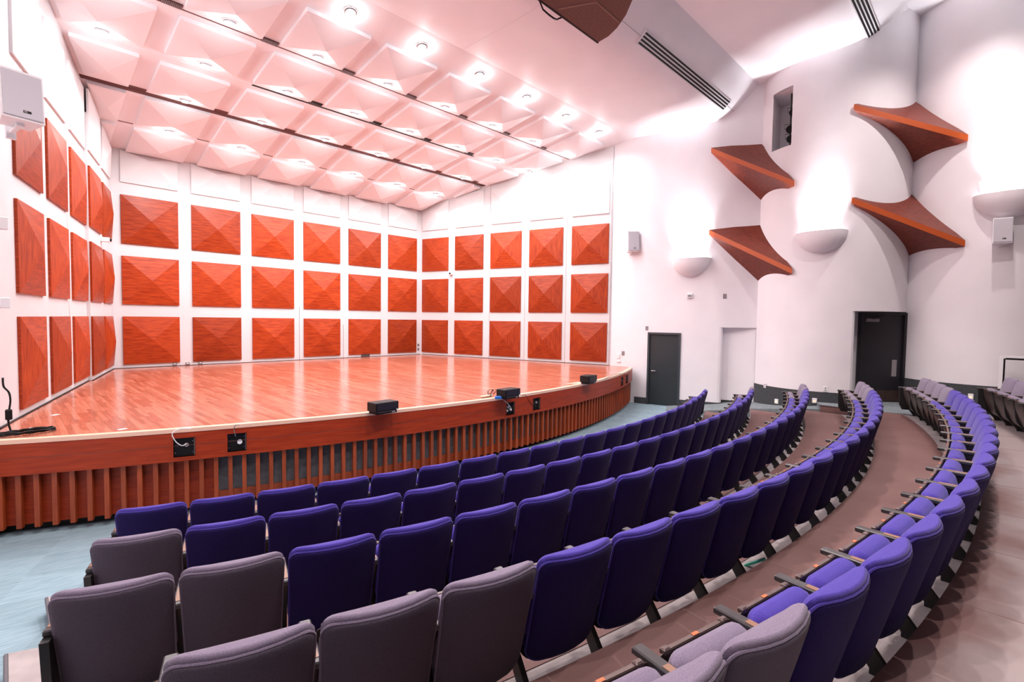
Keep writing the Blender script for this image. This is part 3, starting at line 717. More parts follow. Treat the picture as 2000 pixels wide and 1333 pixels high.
b = MB(); b.box((-.17, .372, .568), (.17, .390, .578)); b.bevel_box((-.205, .366, .560), (-.165, .394, .588), .006); b.bevel_box((.165, .366, .560), (.205, .394, .588), .006); RAILM = finish(b.mesh('seat_rail')); RAILM.materials.append(RAIL)
b = MB(); b.box((-.018, .373, .577), (.018, .389, .5805)); NUMM = finish(b.mesh('number_plate')); NUMM.materials.append(PLATE)
b = MB(); b.bevel_box((-.027, .115, .555), (.027, .455, .587), .006); ARMM = finish(b.mesh('armrest')); ARMM.materials.append(ARMC)
b = MB(); b.box((-.017, .15, .586), (.017, .31, .5895)); INSM = finish(b.mesh('arm_inset')); INSM.materials.append(ARMW)
def yz_prism(poly, x0, x1):
    b = MB(); n = len(poly); v = [(x0, y, z) for y, z in poly] + [(x1, y, z) for y, z in poly]
    b.add(v, [tuple(range(n)), tuple(range(2 * n - 1, n - 1, -1))] + [(i, (i + 1) % n, n + (i + 1) % n, n + i) for i in range(n)]); return b
b = yz_prism([(.13, .556), (.40, .556), (.37, .44), (.36, .30), (.34, .22), (.20, .03), (.20, 0), (.085, 0), (.085, .02), (.23, .20), (.22, .35), (.15, .50)], -.016, .016); STDM = finish(b.mesh('standard')); STDM.materials.append(BLACKM)
b = yz_prism([(.06, .556), (.44, .556), (.43, .22), (.38, .12), (.16, .12), (.10, .20)], -.019, .019); ENDM = finish(b.mesh('end_panel')); ENDM.materials.append(BLACKM)
def make_seat(c):
    t = thing('theatre_seat', 'x', 'seat')
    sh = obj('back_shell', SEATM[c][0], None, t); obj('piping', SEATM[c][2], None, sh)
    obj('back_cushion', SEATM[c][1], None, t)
    obj('seat_cushion', SEATM[c][3], None, t)
    pn = obj('seat_pan', PANM, None, t); obj('seat_rail', RAILM, None, pn); obj('number_plate', NUMM, None, pn)
    add_arm(t, -.268)
    return t
def add_arm(t, x, end=False):
    ar = obj('armrest', ARMM, None, t, (x, 0, 0)); obj('arm_inset', INSM, None, ar)
    obj('standard', STDM, None, t, (x, 0, 0))
    if end: obj('end_panel', ENDM, None, t, (x, 0, 0))
PROTO = {'blue': None, 'grey': None}
# row: (radius of back top, first right-corner angle, seat pitch deg, first j, last j, grey seats at left end, grey at right end)
ROWS = [(16.961, -108.67, 1.808, 0, 21, 0, 0), (17.984, -108.41, 1.703, 0, 22, 1, 1), (19.013, -108.16, 1.617, 0, 23, 2, 2), (20.06, -106.45, 1.513, 0, 23, 3, 3), (21.118, -101.95, 1.437, -3, 21, 4, 4), (22.15, -82.0, 1.37, 1, 6, 9, 9)]
for k, (R, t0, dt, j0, j1, gl, gr) in enumerate(ROWS):
    n = j1 - j0 + 1
    for j in range(j0, j1 + 1):
        i = j - j0
        c = 'grey' if (i < gl or i >= n - gr) else 'blue'
        a = t0 + (j - .5) * dt + math.degrees(.015 / R)
        ra = math.radians(a)
        if PROTO[c] is None: s = PROTO[c] = make_seat(c)
        else: s = copy_tree(PROTO[c])
        x, y, _ = pol(R, a); s.location = (x, y, TZ[k] + (.006 if k else .006)); s.rotation_euler = (0, 0, math.atan2(math.cos(ra), -math.sin(ra)))
        if k == 0: s.location.z = .006
        else: s.location.z = TZ[k]
        cn = 'violet-blue' if c == 'blue' else 'mauve-grey'
        rn = ['front', 'second', 'third', 'fourth', 'fifth', 'rearmost visible'][k] + ' row'
        if k < 4 and i < n // 2: lab = f'{cn} folded theatre seat, {ORD[i + 1]} from the left end of the {rn}'
        else: lab = f'{cn} folded theatre seat, {ORD[n - i]} from the right end of the {rn}'
        tag(s, lab, 'seat', f'seats of the {rn}')
        s['end'] = 1 if (k < 4 and i == 0) else (2 if i == n - 1 else 0)
for o in [q for q in bpy.data.objects if q.get('end')]:
    if o['end'] == 1: obj('end_panel', ENDM, None, o, (-.272, 0, 0))
    else: add_arm(o, .268, True)
for o in bpy.data.objects:
    if 'end' in o: del o['end']

# ================================================================== WOOD DIFFUSERS (saddles) across the creases
def saddle(T, Bt, L, R, lab, bh=.13):
    T, Bt, L, R = map(Vector, (T, Bt, L, R)); up = Vector((0, 0, bh / 2))
    s = thing('wood_diffuser', lab, 'diffuser', (Bt.x, Bt.y, Bt.z), 0, 'wooden saddle diffusers on the side wall'); o0 = Vector(s.location)
    q = [T - o0, L + up - o0, R + up - o0, L - up - o0, R - up - o0, Bt - o0, Vector((.5, .05, (T.z - Bt.z) / 2))]
    b = MB(); b.add(q, [(0, 1, 2)]); b.add(q, [(0, 6, 1), (0, 2, 6)]); obj('upper_face', b, SADW, s)
    b = MB(); b.add(q, [(1, 3, 4, 2), (1, 6, 3), (2, 4, 6)]); tag(obj('edge_band', b, BAND, s), 'bright orange wood edge band')
    b = MB(); b.add(q, [(5, 4, 3), (5, 3, 6), (5, 6, 4)]); obj('lower_face', b, SADW, s)
Zo = .16
saddle((12.05, -11.08, 7.08 + Zo), (12.06, -11.12, 5.54 + Zo), (11.54, -9.98, 7.00 + Zo), (11.36, -12.12, 5.68 + Zo), 'upper red-brown wood diffuser on the wall crease nearer the stage')
saddle((12.05, -11.13, 4.93 + Zo), (12.06, -11.17, 3.37 + Zo), (11.54, -9.99, 4.77 + Zo), (11.36, -12.15, 3.56 + Zo), 'lower red-brown wood diffuser on the wall crease nearer the stage')
saddle((13.0, -14.12, 7.61 + Zo), (13.0, -14.16, 6.12 + Zo), (11.50, -13.25, 7.22 + Zo), (12.33, -15.17, 6.29 + Zo), 'upper red-brown wood diffuser on the wall crease above the black door')
saddle((13.0, -14.17, 5.42 + Zo), (13.0, -14.2, 3.94 + Zo), (11.52, -13.28, 5.12 + Zo), (12.33, -15.21, 4.05 + Zo), 'lower red-brown wood diffuser on the wall crease above the black door')

# ================================================================== SCONCES
def sconce(pos, ztop, rz, lab, rx=.53, ry=.36, rz_=.50, power=LAMP_SCONCE):
    s = thing('wall_sconce', lab, 'wall lamp', (pos[0], pos[1], ztop), rz, 'half-bowl wall sconces')
    b = MB(); na, nb_ = 24, 10; v = []; f = []
    for sc in (1.0, .94):
        for j in range(nb_ + 1):
            ps = PI / 2 * j / nb_
            for i in range(-1, na + 2):
                ph = PI * min(max(i, 0), na) / na
                v.append((rx * sc * math.cos(ph) * math.cos(ps), (.15 if i in (-1, na + 1) else -ry * sc * math.sin(ph) * math.cos(ps)), -rz_ * sc * math.sin(ps)))
    na += 2
    w_ = na + 1; h0 = (nb_ + 1) * w_
    for j in range(nb_):
        for i in range(na):
            f.append((j * w_ + i, j * w_ + i + 1, (j + 1) * w_ + i + 1, (j + 1) * w_ + i)); f.append((h0 + j * w_ + i, h0 + (j + 1) * w_ + i, h0 + (j + 1) * w_ + i + 1, h0 + j * w_ + i + 1))
    for i in range(na): f.append((i, h0 + i, h0 + i + 1, i + 1))
    # wall-side apron filling the gap to the curved wall
    b.add(v, f)
    me = finish(b.mesh('bowl')); me.polygons.foreach_set('use_smooth', [True] * len(me.polygons)); sharp(me, 60); obj('bowl', me, WHITE, s)
    b = MB(); b.tube([(-.16, -.16, -.10), (.16, -.16, -.10)], .02, 8); obj('lamp_tube', b, BULB, s)
    b = MB(); b.box((-.12, -.20, -.02), (.10, -.12, .006)); obj('lamp_bracket', b, GREYB, s)
    ld = bpy.data.lights.new('sconce_light', 'AREA'); ld.shape = 'RECTANGLE'; ld.size = .5; ld.size_y = .16; ld.energy = power; ld.color = (.97, .97, 1.0); ld.spread = math.radians(56)
    lo = obj('sconce_light', None, None, s); bpy.data.objects.remove(lo)
    lo = bpy.data.objects.new('sconce_light', ld); COL.objects.link(lo); lo.parent = s; lo.location = (0, -.15, -.26); lo.rotation_euler = (PI - .1, 0, 0)
    return s
# facing directions: local -Y points into the room
sconce((11.475, -9.52), 4.07 + Zo, math.atan2(-1, .22) , 'white half-bowl wall sconce beside the white speaker near the stage')
sconce((11.43, -12.70), 4.45 + Zo, math.radians(-90 - 7), 'white half-bowl wall sconce between the wood diffusers')
sconce((12.385, -15.85), 5.02 + Zo, math.radians(-90 + 2), 'white half-bowl wall sconce above the small speaker at right edge', rx=.56)

# ================================================================== DOWNLIGHTS
def ring_mb(r0, r1, z0, z1, n=20, a0=0, a1=2 * PI):
    b = MB(); v = []; f = []
    full_ = abs(a1 - a0 - 2 * PI) < 1e-6; k = n if full_ else n + 1
    for i in range(k):
        a = a0 + (a1 - a0) * i / n
        for r, z in ((r0, z0), (r1, z0), (r1, z1), (r0, z1)): v.append((r * math.cos(a), r * math.sin(a), z))
    for i in range(n):
        j = (i + 1) % k
        for q in range(4): f.append((4 * i + q, 4 * i + (q + 1) % 4, 4 * j + (q + 1) % 4, 4 * j + q))
    b.add(v, f); return b
DRING = finish(ring_mb(.085, .095, -.035, .02).mesh('trim_ring')); DRING.materials.append(CHROME)
DFL = finish(ring_mb(.095, .125, -.008, .012).mesh('flange')); DFL.materials.append(PLASW)
b = MB(); nn = 16
rg = [[(.08 * math.cos(t_) * math.cos(2 * PI * i / nn), .08 * math.cos(t_) * math.sin(2 * PI * i / nn), -.035 * math.sin(t_) - .02) for i in range(nn)] for t_ in (0, .5, 1.0, 1.4)]
b.loft(rg); DBULB = finish(b.mesh('lamp')); DBULB.materials.append(BULB)
LDS = {}
def downlight(pos, tilt, lab, power, group, key, cone=165):
    d = thing('ceiling_downlight', lab, 'ceiling light', pos, 0, group); d.rotation_euler = tilt
    obj('trim_ring', DRING, None, d); obj('flange', DFL, None, d); obj('lamp', DBULB, None, d)
    if key not in LDS:
        ld = bpy.data.lights.new(key, 'SPOT'); ld.energy = power; ld.shadow_soft_size = .07; ld.color = (1, .87, .84) if key == 'house_lamp' else (1, .965, .985); ld.spot_size = math.radians(cone); ld.spot_blend = .6; LDS[key] = ld
    if 'glow' not in LDS:
        gd = bpy.data.lights.new('glow', 'POINT'); gd.energy = 7.0; gd.shadow_soft_size = .06; LDS['glow'] = gd
    lo = bpy.data.objects.new('lamp_glow', LDS['glow']); COL.objects.link(lo); lo.parent = d; lo.location = (0, 0, -.12)
    lo = bpy.data.objects.new('lamp_light', LDS[key]); COL.objects.link(lo); lo.parent = d; lo.location = (0, 0, -.07); lo.rotation_euler = (-tilt[0], 0, 0)
rown = {1: 'fourth lamp row from the audience', 2: 'third lamp row from the audience', 3: 'second lamp row counted from the audience side', 4: 'lamp row just behind the front soffit row'}
rown = {1: 'fifth lamp row from the audience', 2: 'fourth lamp row from the audience', 3: 'third lamp row from the audience', 4: 'second lamp row from the audience'}
for ri in (1, 2, 3, 4):
    yc, sec, sl = CROWS[ri]; ang, zf = cplane(sec)
    xs = [x for x in XC if xl_at(yc) + .35 < x - .0 < xr_at(yc) - .35]
    for i, x in enumerate(xs):
        v = .33; yy = yc + v; z = zf(yy) - .075 - PH * (1 - v / .6)
        downlight((x, yy, z), (math.atan(PH / .6) - ang, 0, 0), f'round ceiling downlight, {ORD[len(xs) - i]} from the right in the {rown[ri]}', LAMP_STAGE, 'stage ceiling downlights', 'stage_lamp')
xs = [-.76 + 1.52 * i for i in range(8)]
for i, x in enumerate(xs):
    downlight((x, -7.43, 7.16 - .145 * (-7.43 + 2.75) - .005), (-math.atan(.145), 0, 0), f'round ceiling downlight, {ORD[len(xs) - i]} from the right in the front soffit row', LAMP_FRONT, 'front soffit downlights', 'front_lamp')
# house downlights set into the ceiling waves over the seating
hl = [(-1.2, -12.4, 1), (1.6, -12.4, 1), (4.4, -12.4, 1), (-1.8, -15.5, 2), (1.4, -15.5, 2), (4.6, -15.5, 2), (7.8, -15.5, 2), (10.4, -15.5, 2)]
for i, (x, y, k) in enumerate(hl):
    nth = i + 1 if k == 1 else i - 2
    downlight((x, y, 7.872 + .87 * k), (0, 0, 0), f'round house downlight, {ORD[nth]} from the left in the {ORD[k + 1]} ceiling wave', LAMP_HOUSE, 'house downlights', 'house_lamp', 128)

# ================================================================== AIR SLOTS
def slot(x0, x1, k, lab):
    dy, dz = -3.05 * k, .87 * k
    s = thing('linear_diffuser', lab, 'air vent', ((x0 + x1) / 2, -10.47 + dy, 8.13 + dz), 0, 'linear air slots in the ceiling waves')
    th = math.atan2(.20, .20) * .98      # local tilt of the wave here
    s.rotation_euler = (-math.radians(41), 0, 0)
    L = (x1 - x0) / 2
    b = MB(); b.box((-L - .03, -.14, -.012), (L + .03, .14, .02)); obj('frame', b, PLASW, s)
    sme_ = None
    for i in range(4):
        b = MB(); y = -.099 + i * .066; b.box((-L, y - .019, -.016), (L, y + .019, -.005)); obj('slot', b, BLACK, s)
slot(6.95, 11.25, 0, 'long four-slot linear air diffuser in the first ceiling wave')
slot(8.2, 12.05, 1, 'four-slot linear air diffuser in the second ceiling wave')

# ================================================================== HANGING SPEAKER CLUSTER
sp = thing('speaker_cluster', 'large brown cloth-covered loudspeaker cluster hanging from the ceiling', 'loudspeaker', (3.7, -11.9, 6.76))
P_ = [(4.43 - 3.7, -11.19 + 11.9), (2.6 - 3.7, -11.22 + 11.9), (2.0 - 3.7, -12.4 + 11.9), (2.2 - 3.7, -13.1 + 11.9), (3.0 - 3.7, -13.2 + 11.9), (3.89 - 3.7, -12.12 + 11.9), (4.12 - 3.7, -11.88 + 11.9), (4.30 - 3.7, -11.62 + 11.9), (4.40 - 3.7, -11.4 + 11.9)]
b = MB(); b.prism(P_, 0, 1.0); obj('enclosure', b, BROWNG, sp)
b = MB(); b.tube([(3.36 - 3.7, -11.27 + 11.9, -.002), (3.6 - 3.7, -11.75 + 11.9, -.002), (4.2 - 3.7, -11.72 + 11.9, -.002)], .012, 5); obj('seam', b, BROWNL, sp)
b = MB(); b.tube([(4.44 - 3.7, .715, .01), (2.6 - 3.7, .69, .01)], .02, 6); obj('edge_trim', b, BLACK, sp)
b = MB()
for x, y in ((-.9, .2), (.2, .3), (-.5, -.9)): b.tube([(x, y, 1.0), (x, y, 1.75)], .012, 6)
obj('hanger', b, BLACKM, sp)
b = MB(); pts = [(-.62 + .1 * i, .73 + .02 * math.sin(i * 1.9), .03 - .12 * math.sin(i * .62)) for i in range(6)]
b.tube(pts, .012, 6); obj('cable', b, BLACK, sp)

# ================================================================== WALL SPEAKERS
def speaker(loc, rz, tilt, w_, d_, h, lab):
    s = thing('wall_speaker', lab, 'loudspeaker', loc, rz); s.rotation_euler = (tilt, 0, rz)
    b = MB()
    # cabinet: trapezoid plan, narrower at the back, -Y is the front
    q = [(-w_ / 2, 0), (w_ / 2, 0), (w_ * .36, d_), (-w_ * .36, d_)]; b.prism(q, 0, h); obj('cabinet', b, PLASW, s)
    b = MB(); b.bevel_box((-w_ / 2 + .012, -.014, .02), (w_ / 2 - .012, .002, h - .02), .005); obj('grille', b, GRILLE, s)
    b = MB(); b.box((-.005 * w_ / .3, -.017, .075), (w_ * .17, -.012, .1)); bd = obj('badge', b, BLACK, s)
    b = MB(); b.box((0, -.0185, .079), (w_ * .075, -.0165, .096)); obj('badge_mark', b, GREYB, bd)
    b = MB(); b.box((-.03, d_ * .4, -.03), (.03, d_ * .6, .0)); b.box((-.02, d_ * .5, -.03), (.02, d_ + .16, -.012)); b.box((-.04, d_ + .12, -.08), (.04, d_ + .16, .05)); obj('bracket', b, PLASW, s)
    return s
speaker((-1.915, -8.52, 4.44), math.radians(14), math.radians(-6), .335, .27, .51, 'white wall speaker with grey grille high left of the stage')
speaker((10.93, -8.02, 4.52), math.radians(-42), math.radians(-6), .34, .28, .60, 'white wall speaker with grey grille beside the right stage wall')
speaker((12.10, -15.78, 3.98 + Zo), math.radians(-78), math.radians(-4), .30, .22, .52, 'small white wall speaker under the sconce at right edge')

# ================================================================== STAGE MONITORS
def monitor(px, py, rz, lab, w_=.385, h=.165, d_=.22):
    p = at_z(px, py, ZS); s = thing('stage_monitor', lab, 'loudspeaker', (p.x, p.y, ZS + .004), rz, 'stage edge monitors')
    b = MB(); b.bevel_box((-w_ / 2, 0, .035), (w_ / 2, d_, h), .008); obj('cabinet', b, BLACK, s)
    b = MB(); b.box((-w_ / 2 + .02, -.006, .055), (w_ / 2 - .02, .004, h - .015)); obj('grille', b, BLACKM, s)
    b = MB(); b.box((-w_ / 2 + .02, .015, 0), (w_ / 2 - .02, d_ - .02, .036)); obj('base', b, BLACK, s)
    b = MB(); b.box((-w_ / 2 + .03, -.002, .028), (w_ / 2 - .05, .012, .036)); obj('metal_trim', b, RAIL, s)
    b = MB(); b.box((w_ * .22, .008, .012), (w_ * .36, .016, .026)); b.cyl((0, 0, 0), .012, .008, 10, 0, Matrix.Translation((w_ * .42, .0, .045)) @ Matrix.Rotation(PI / 2, 4, 'X')); obj('knob', b, PLASW, s)
monitor(757, 809, math.radians(4), 'black monitor speaker on the stage edge, nearest of three')
monitor(1002, 779.5, math.radians(2), 'black monitor speaker on the stage edge beside the blue plug')
monitor(1158, 750.5, math.radians(7), 'black monitor speaker on the stage edge nearest the right wall', w_=.37, h=.18)

# ================================================================== SMALL THINGS ON THE STAGE
def cable(name, pts, r, m_, lab, cat='cable'):
    b = MB()
    # Catmull-Rom smoothing
    P = [Vector(p) for p in pts]; F = []
    for i in range(len(P) - 1):
        p0, p1, p2_, p3 = P[max(0, i - 1)], P[i], P[i + 1], P[min(len(P) - 1, i + 2)]
        for k in range(5):
            t = k / 5; F.append(.5 * (2 * p1 + (p2_ - p0) * t + (2 * p0 - 5 * p1 + 4 * p2_ - p3) * t * t + (3 * p1 - p0 - 3 * p2_ + p3) * t ** 3))
    F.append(P[-1]); b.tube(F, r, 6)
    me = finish(b.mesh(name)); me.polygons.foreach_set('use_smooth', [True] * len(me.polygons)); o = obj(name, me, m_); return tag(o, lab, cat)
zc = ZS + .012
def sp3(x, y, z=None): p = at_z(x, y, ZS); return (p.x, p.y, zc if z is None else z)
# coil and flexible neck at the left corner
c0 = sp3(22, 852); pts = []
for i in range(34):
    a = i * .62; r = .20 + .05 * math.sin(i * 1.3); pts.append((c0[0] + .12 + r * math.cos(a), c0[1] + .02 + r * .55 * math.sin(a), zc + .006 + .012 * (i % 3)))
cable('coiled_cable', pts, .009, BLACK, 'black cable coiled on the stage floor at left corner')
q0 = sp3(22, 846)
cable('dangling_cable', [(q0[0], q0[1], zc), (q0[0] - .02, q0[1] + .01, zc + .10), (q0[0] - .015, q0[1] + .02, zc + .22), (q0[0], q0[1] + .02, zc + .35), (q0[0] - .01, q0[1] + .03, zc + .45), (q0[0] - .05, q0[1] + .04, zc + .52), (q0[0] - .055, q0[1] + .05, zc + .62)], .010, BLACK, 'black cable hanging down the wall left of the stage')
b = MB(); b.bevel_box((-.03, -.03, 0), (.03, .03, .12), .01); tag(obj('cable_connector', b, BLACK, None, (q0[0] - .016, q0[1] + .0, zc + .14)), 'black multipin connector on the hanging cable at stage left', 'connector')
# cable looping from stage into first connector box
def on_front(x, y, d=.02): p = on_circle(x, y, (SCX, SCY), SR + d); return (p.x, p.y, p.z)
g1 = sp3(363, 841); g2 = on_front(340, 846); 
cable('loop_cable', [sp3(372, 839.5), sp3(352, 840), on_front(338, 845, .05), on_front(337, 853, .05), on_front(345, 865, .04), on_front(356, 871, .02), on_front(364, 867, -.02)], .006, PLASW, 'thin white cable looping over the stage edge into a connector box')
cable('loop_cable', [sp3(468, 832), sp3(460, 833), on_front(457, 838, .02), on_front(459, 848, .012), on_front(460, 853, -.01)], .005, GREYB, 'short grey cable over the stage edge above the round white plug')
# blue plug, power strip and knotted leads by second monitor
p = sp3(975, 780.5); b = MB(); b.bevel_box((-.06, -.025, 0), (.06, .025, .05), .008); tag(obj('blue_plug', b, BLUEP, None, (p[0], p[1] + .02, ZS + .004), (0, 0, -.5)), 'bright blue cable connector on the stage edge', 'plug')
p = sp3(955, 777); b = MB(); b.bevel_box((-.13, -.03, 0), (.13, .03, .035), .008); o = tag(obj('power_strip', b, CREAM, None, (p[0], p[1] + .06, ZS + .004), (0, 0, .05)), 'cream power strip lying on the stage edge', 'power strip')
for i in range(4):
    b = MB(); b.cyl((0, 0, 0), .012, .004, 10); obj('outlet', b, BLACK, o, (-.09 + .06 * i, 0, .034))
p = sp3(966, 776); pts = []
for i in range(40):
    a = i * .75; pts.append((p[0] + .06 * math.cos(a) * (1 + .3 * math.sin(i)), p[1] + .08 + .04 * math.sin(a * .7), zc + .06 + .05 * math.sin(a * 1.1)))
cable('tangled_lead', pts, .004, BLACK, 'thin black lead bunched up above the power strip')
cable('thin_cable', [sp3(1019, 774), sp3(1027, 774), on_front(1032, 781, .012), on_front(1039, 791, .01), on_front(1046, 793, -.01)], .004, BLACK, 'thin black cable from the middle monitor into a connector box')
cable('thin_cable', [on_front(984, 783, .015), on_front(990, 787, .01), on_front(998, 797, .0)], .005, PLASW, 'short white cable from the blue plug into the socket box')
cable('thin_cable', [sp3(1180, 742), sp3(1192, 736), sp3(1203, 732), sp3(1215, 731), sp3(1222, 731.5), on_front(1226, 735, .03), on_front(1227, 741, .015), on_front(1224, 745, -.01)], .006, GREYB, 'grey cable trailing across the stage to the rightmost connector box')
p = sp3(1141, 750); b = MB(); b.prism([(-.35, .16), (.0, -.02), (.22, .02), (.1, .16)], 0, .006); tag(obj('script_sheet', b, CREAM, None, (p[0], p[1] + .08, ZS + .0005)), 'pale yellow board under the monitor nearest the right wall', 'board')
for i, (x, y) in enumerate(((68, 836), (239, 839), (108, 811))):
    p = sp3(x, y); b = MB(); b.box((-.045, -.03, 0), (.045, .03, .003)); tag(obj('tape_mark', b, PLASW, None, (p[0], p[1], ZS + .0005), (0, 0, .4 * i)), ['white tape mark on the stage floor near the coiled cable', 'white tape mark on the stage edge left of the first connector box', 'white tape mark on the stage floor beside the left wall'][i], 'tape')

p = at_z(1474, 1099, TZ[3] + .05); b = MB(); b.box((-.016, -.09, -.008), (.016, .09, .008)); tag(obj('tape_strip', b, mat('teal_tape', (.05, .42, .30), .5), None, (p.x, p.y, p.z), (math.radians(-35), 0, math.radians(5))), 'teal tape strip by a seat leg in the fourth row', 'tape')
# ================================================================== SMALL THINGS ON THE WALLS
def wall_item(name, c, R, px, py, size, m_, lab, cat, extra=None):
    p = on_circle(px, py, c, R); nx, ny = p.x - c[0], p.y - c[1]; a = math.atan2(ny, nx)
    w_, h, d_ = size
    b = MB(); b.bevel_box((-w_ / 2, -d_, -h / 2), (w_ / 2, .006, h / 2), min(.006, d_ * .3))
    o = tag(obj(name, b, m_, None, (p.x, p.y, p.z), (0, 0, a + PI / 2)), lab, cat)
    if extra: extra(o)
    return o
def slots(o):
    b = MB(); b.box((-.012, -.016, .012), (.012, -.010, .04)); b.box((-.012, -.016, -.04), (.012, -.010, -.012)); obj('receptacle', b, GREYB, o)
def lens(o):
    b = MB(); b.box((-.026, -.026, -.035), (.026, -.012, .012)); obj('lens', b, STEPL, o)
wall_item('fire_alarm', S1C, S1R, 1347.5, 578, (.14, .13, .05), PLASW, 'white fire alarm strobe on the wall below the first sconce', 'alarm', lambda o: obj('strobe', (lambda b: (b.bevel_box((-.05, -.075, -.02), (.05, -.045, .02), .006), b)[1])(MB()), GREYB, o))
wall_item('wall_plate', S1C, S1R, 1415.5, 579, (.085, .13, .012), GREYB, 'small dark wall plate right of the fire alarm', 'wall plate')
wall_item('wall_plate', S1C, S1R, 1263.5, 641.5, (.085, .12, .012), GREYB, 'small grey plate above the corner of the stage-side door', 'wall plate')
wall_item('light_switch', S1C, S1R, 1217, 690.5, (.09, .13, .012), GREYB, 'steel light switch plate between the stage panels and the door', 'switch', slots)
wall_item('switch_box', S1C, S1R, 1208, 696, (.10, .14, .03), PLASW, 'white upper control box left of the steel switch plate', 'switch')
wall_item('switch_box', S1C, S1R, 1209, 706, (.12, .06, .03), PLASW, 'white lower control box left of the steel switch plate', 'switch')
wall_item('wall_outlet', S2C, S2R + .018, 1494, 753.5, (.08, .12, .012), PLASW, 'white outlet above the tall skirting by the crease', 'outlet', slots)
wall_item('wall_outlet', S2C, S2R, 1612, 760.5, (.085, .13, .012), PLASW, 'white outlet above the skirting beside the row of seats', 'outlet', slots)
wall_item('step_light', S2C, S2R + .018, 1517, 784.5, (.10, .12, .02), PLASW, 'lit step light in the skirting just behind the third row end', 'step light', lens)
wall_item('step_light', S2C, S2R + .018, 1591, 783, (.10, .12, .02), PLASW, 'lit step light in the skirting between the third and fourth rows', 'step light', lens)
wall_item('step_light', S3C, S2R + .018, 1896, 775, (.09, .12, .02), PLASW, 'lit step light in the skirting near the rearmost row', 'step light', lens)
wall_item('motion_sensor', S3C, S2R, 1916, 362, (.10, .12, .05), PLASW, 'white sensor on the wall left of the right edge sconce', 'sensor')
# boxes on the strip left of the stage
for px, py, h, lab in ((11, 437, .14, 'white upper thermostat box on the wall left of the stage'), (14, 592, .12, 'white lower thermostat box on the wall left of the stage')):
    d = ray(px, py); t = (-7.9 - CAM.y) / d.y; p = CAM + d * t; p.x = -2.105
    b = MB(); b.bevel_box((-.035, -.04, -h / 2), (.05, .04, h / 2), .008); tag(obj('thermostat', b, PLASW, None, (p.x - .0, p.y, p.z), (0, 0, .25)), lab, 'thermostat')
# sockets along the foot of the back wall
for px, lab in ((341, 'first small socket plate low on the back wall from the left'), (366, 'second small socket plate low on the back wall from the left'), (391, 'third small socket plate low on the back wall from the left')):
    d = ray(px, 713); t = (.05 - CAM.y) / d.y; p = CAM + d * t
    b = MB(); b.bevel_box((-.05, -.01, 0), (.05, .006, .06), .003); o = tag(obj('socket_plate', b, GREYB, None, (p.x, .030, ZS + .025)), lab, 'socket', 'sockets low on the back wall')
    b = MB(); b.box((-.02, -.014, .02), (.02, -.009, .045)); obj('receptacle', b, PLASW, o)
d = ray(713, 696); t = (.05 - CAM.y) / d.y; p = CAM + d * t
b = MB(); b.box((-.17, -.012, 0), (.17, .006, .07)); o = tag(obj('floor_vent', b, GREYB, None, (p.x, .030, ZS + .02)), 'grey vent grille low on the back wall near the corner', 'air vent')
for i in range(4):
    b = MB(); b.box((-.155, -.016, .009 + .015 * i), (.155, -.011, .016 + .015 * i)); obj('louvre', b, BLACK, o)
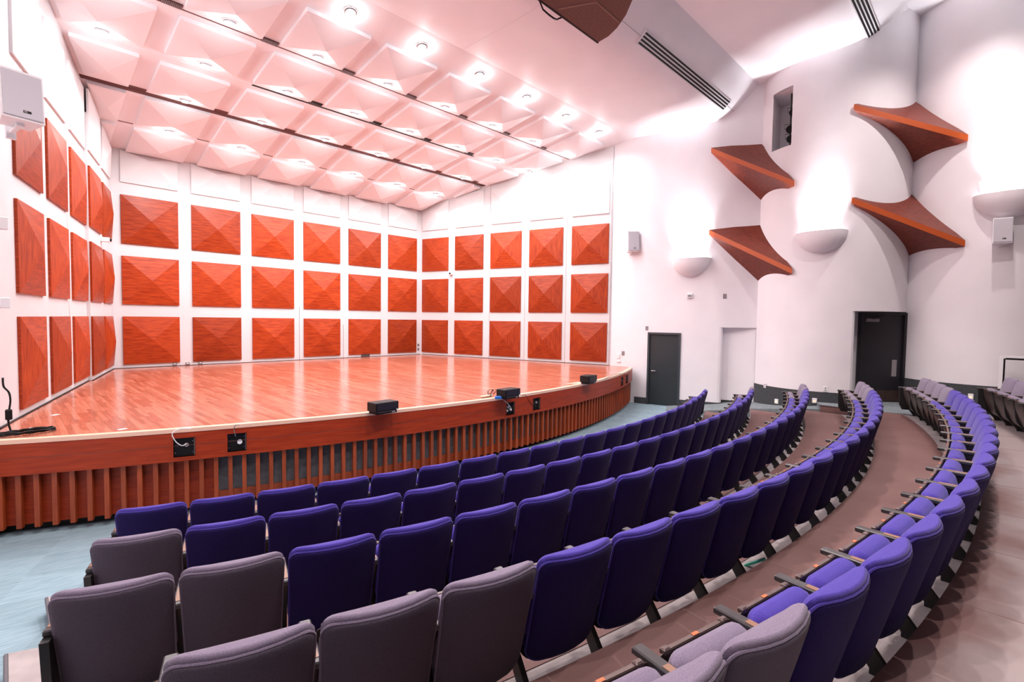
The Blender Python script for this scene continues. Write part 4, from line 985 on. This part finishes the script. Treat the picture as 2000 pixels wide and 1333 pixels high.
# camera unit on the right stage wall
p = fr(1.37, 0); b = MB(); b.bevel_box((-.06, -.11, -.05), (.06, 0, .05), .01); o = tag(obj('stage_camera', b, PLASW, None, (p[0], p[1], ZB + 2 * PP - .12), (0, 0, -RA)), 'small white camera between the wood panels of the right stage wall', 'camera')
b = MB(); b.cyl((0, 0, 0), .03, .03, 12, 0, Matrix.Translation((0, -.11, 0)) @ Matrix.Rotation(PI / 2, 4, 'X')); obj('lens', b, BLACK, o)
p = fl(1.28, .06); b = MB(); b.bevel_box((-.05, -.16, -.05), (.05, 0, .05), .01); o = tag(obj('stage_camera', b, PLASW, None, (p[0], p[1], ZB + 2 * PP - .1), (0, 0, PI / 2 - LA)), 'small white camera between the wood panels of the left stage wall', 'camera')
b = MB(); b.cyl((0, 0, 0), .03, .03, 12, 0, Matrix.Translation((0, -.16, 0)) @ Matrix.Rotation(PI / 2, 4, 'X')); obj('lens', b, BLACK, o)
# intercom plates in the right stage corner
for k, (zz, lab) in enumerate(((ZS + .36, 'upper small grey plate in the far right stage corner'), (ZS + .2, 'lower small grey plate in the far right stage corner'))):
    b = MB(); b.bevel_box((-.04, -.012, -.05), (.04, .004, .05), .003); o = tag(obj('corner_plate', b, GREYB, None, (8.96, .033, zz)), lab, 'wall plate')
    b = MB(); b.box((-.015, -.016, -.02), (.015, -.011, .02)); obj('socket', b, BLACK, o)
# spotlights in the lighting port
for k, (zz, dy, lab) in enumerate(((7.08, 0, 'lowest black spotlight in the lighting port'), (7.32, .02, 'middle black spotlight in the lighting port'), (7.72, -.04, 'uppermost black spotlight in the lighting port'))):
    s = thing('spotlight', lab, 'spotlight', (pb[0] + .38, pb[1] + .14 + dy, zz), math.radians(-70), 'spotlights in the lighting port')
    b = MB(); b.cyl((0, 0, 0), .075, .20, 14, 0, Matrix.Rotation(PI / 2 + .25, 4, 'X'), .095); obj('housing', b, BLACK, s)
    b = MB(); b.tube([(-.10, -.05, 0), (-.11, -.05, .12), (.11, -.05, .12), (.10, -.05, 0)], .008, 6); obj('yoke', b, BLACK, s)
b = MB(); b.tube([(pb[0] + .40, pb[1] + .14, 6.83), (pb[0] + .40, pb[1] + .14, 8.22)], .02, 8); tag(obj('spotlight_pole', b, BLACKM), 'black pipe carrying the spotlights in the lighting port', 'pipe')
# guard frame at right edge
gx, gy = 12.02, -15.86
s = thing('guard_rail', 'metal guard rail frame behind the rearmost seats at right edge', 'railing', (gx, gy, .60))
b = MB(); b.box((-.03, -.03, 0), (.03, .03, 1.22)); obj('post', b, PLASW, s)
b = MB(); b.box((-.03, -1.8, 1.22), (.03, .03, 1.26)); obj('top_rail', b, PLASW, s)
b = MB(); b.box((-.02, -.06, .05), (.02, -.031, 1.20)); b.box((-.02, -1.8, 1.18), (.02, -.06, 1.215)); obj('gasket', b, BLACK, s)
b = MB(); b.box((-.03, -1.86, 0), (.03, -1.8, 1.26)); obj('post', b, PLASW, s)
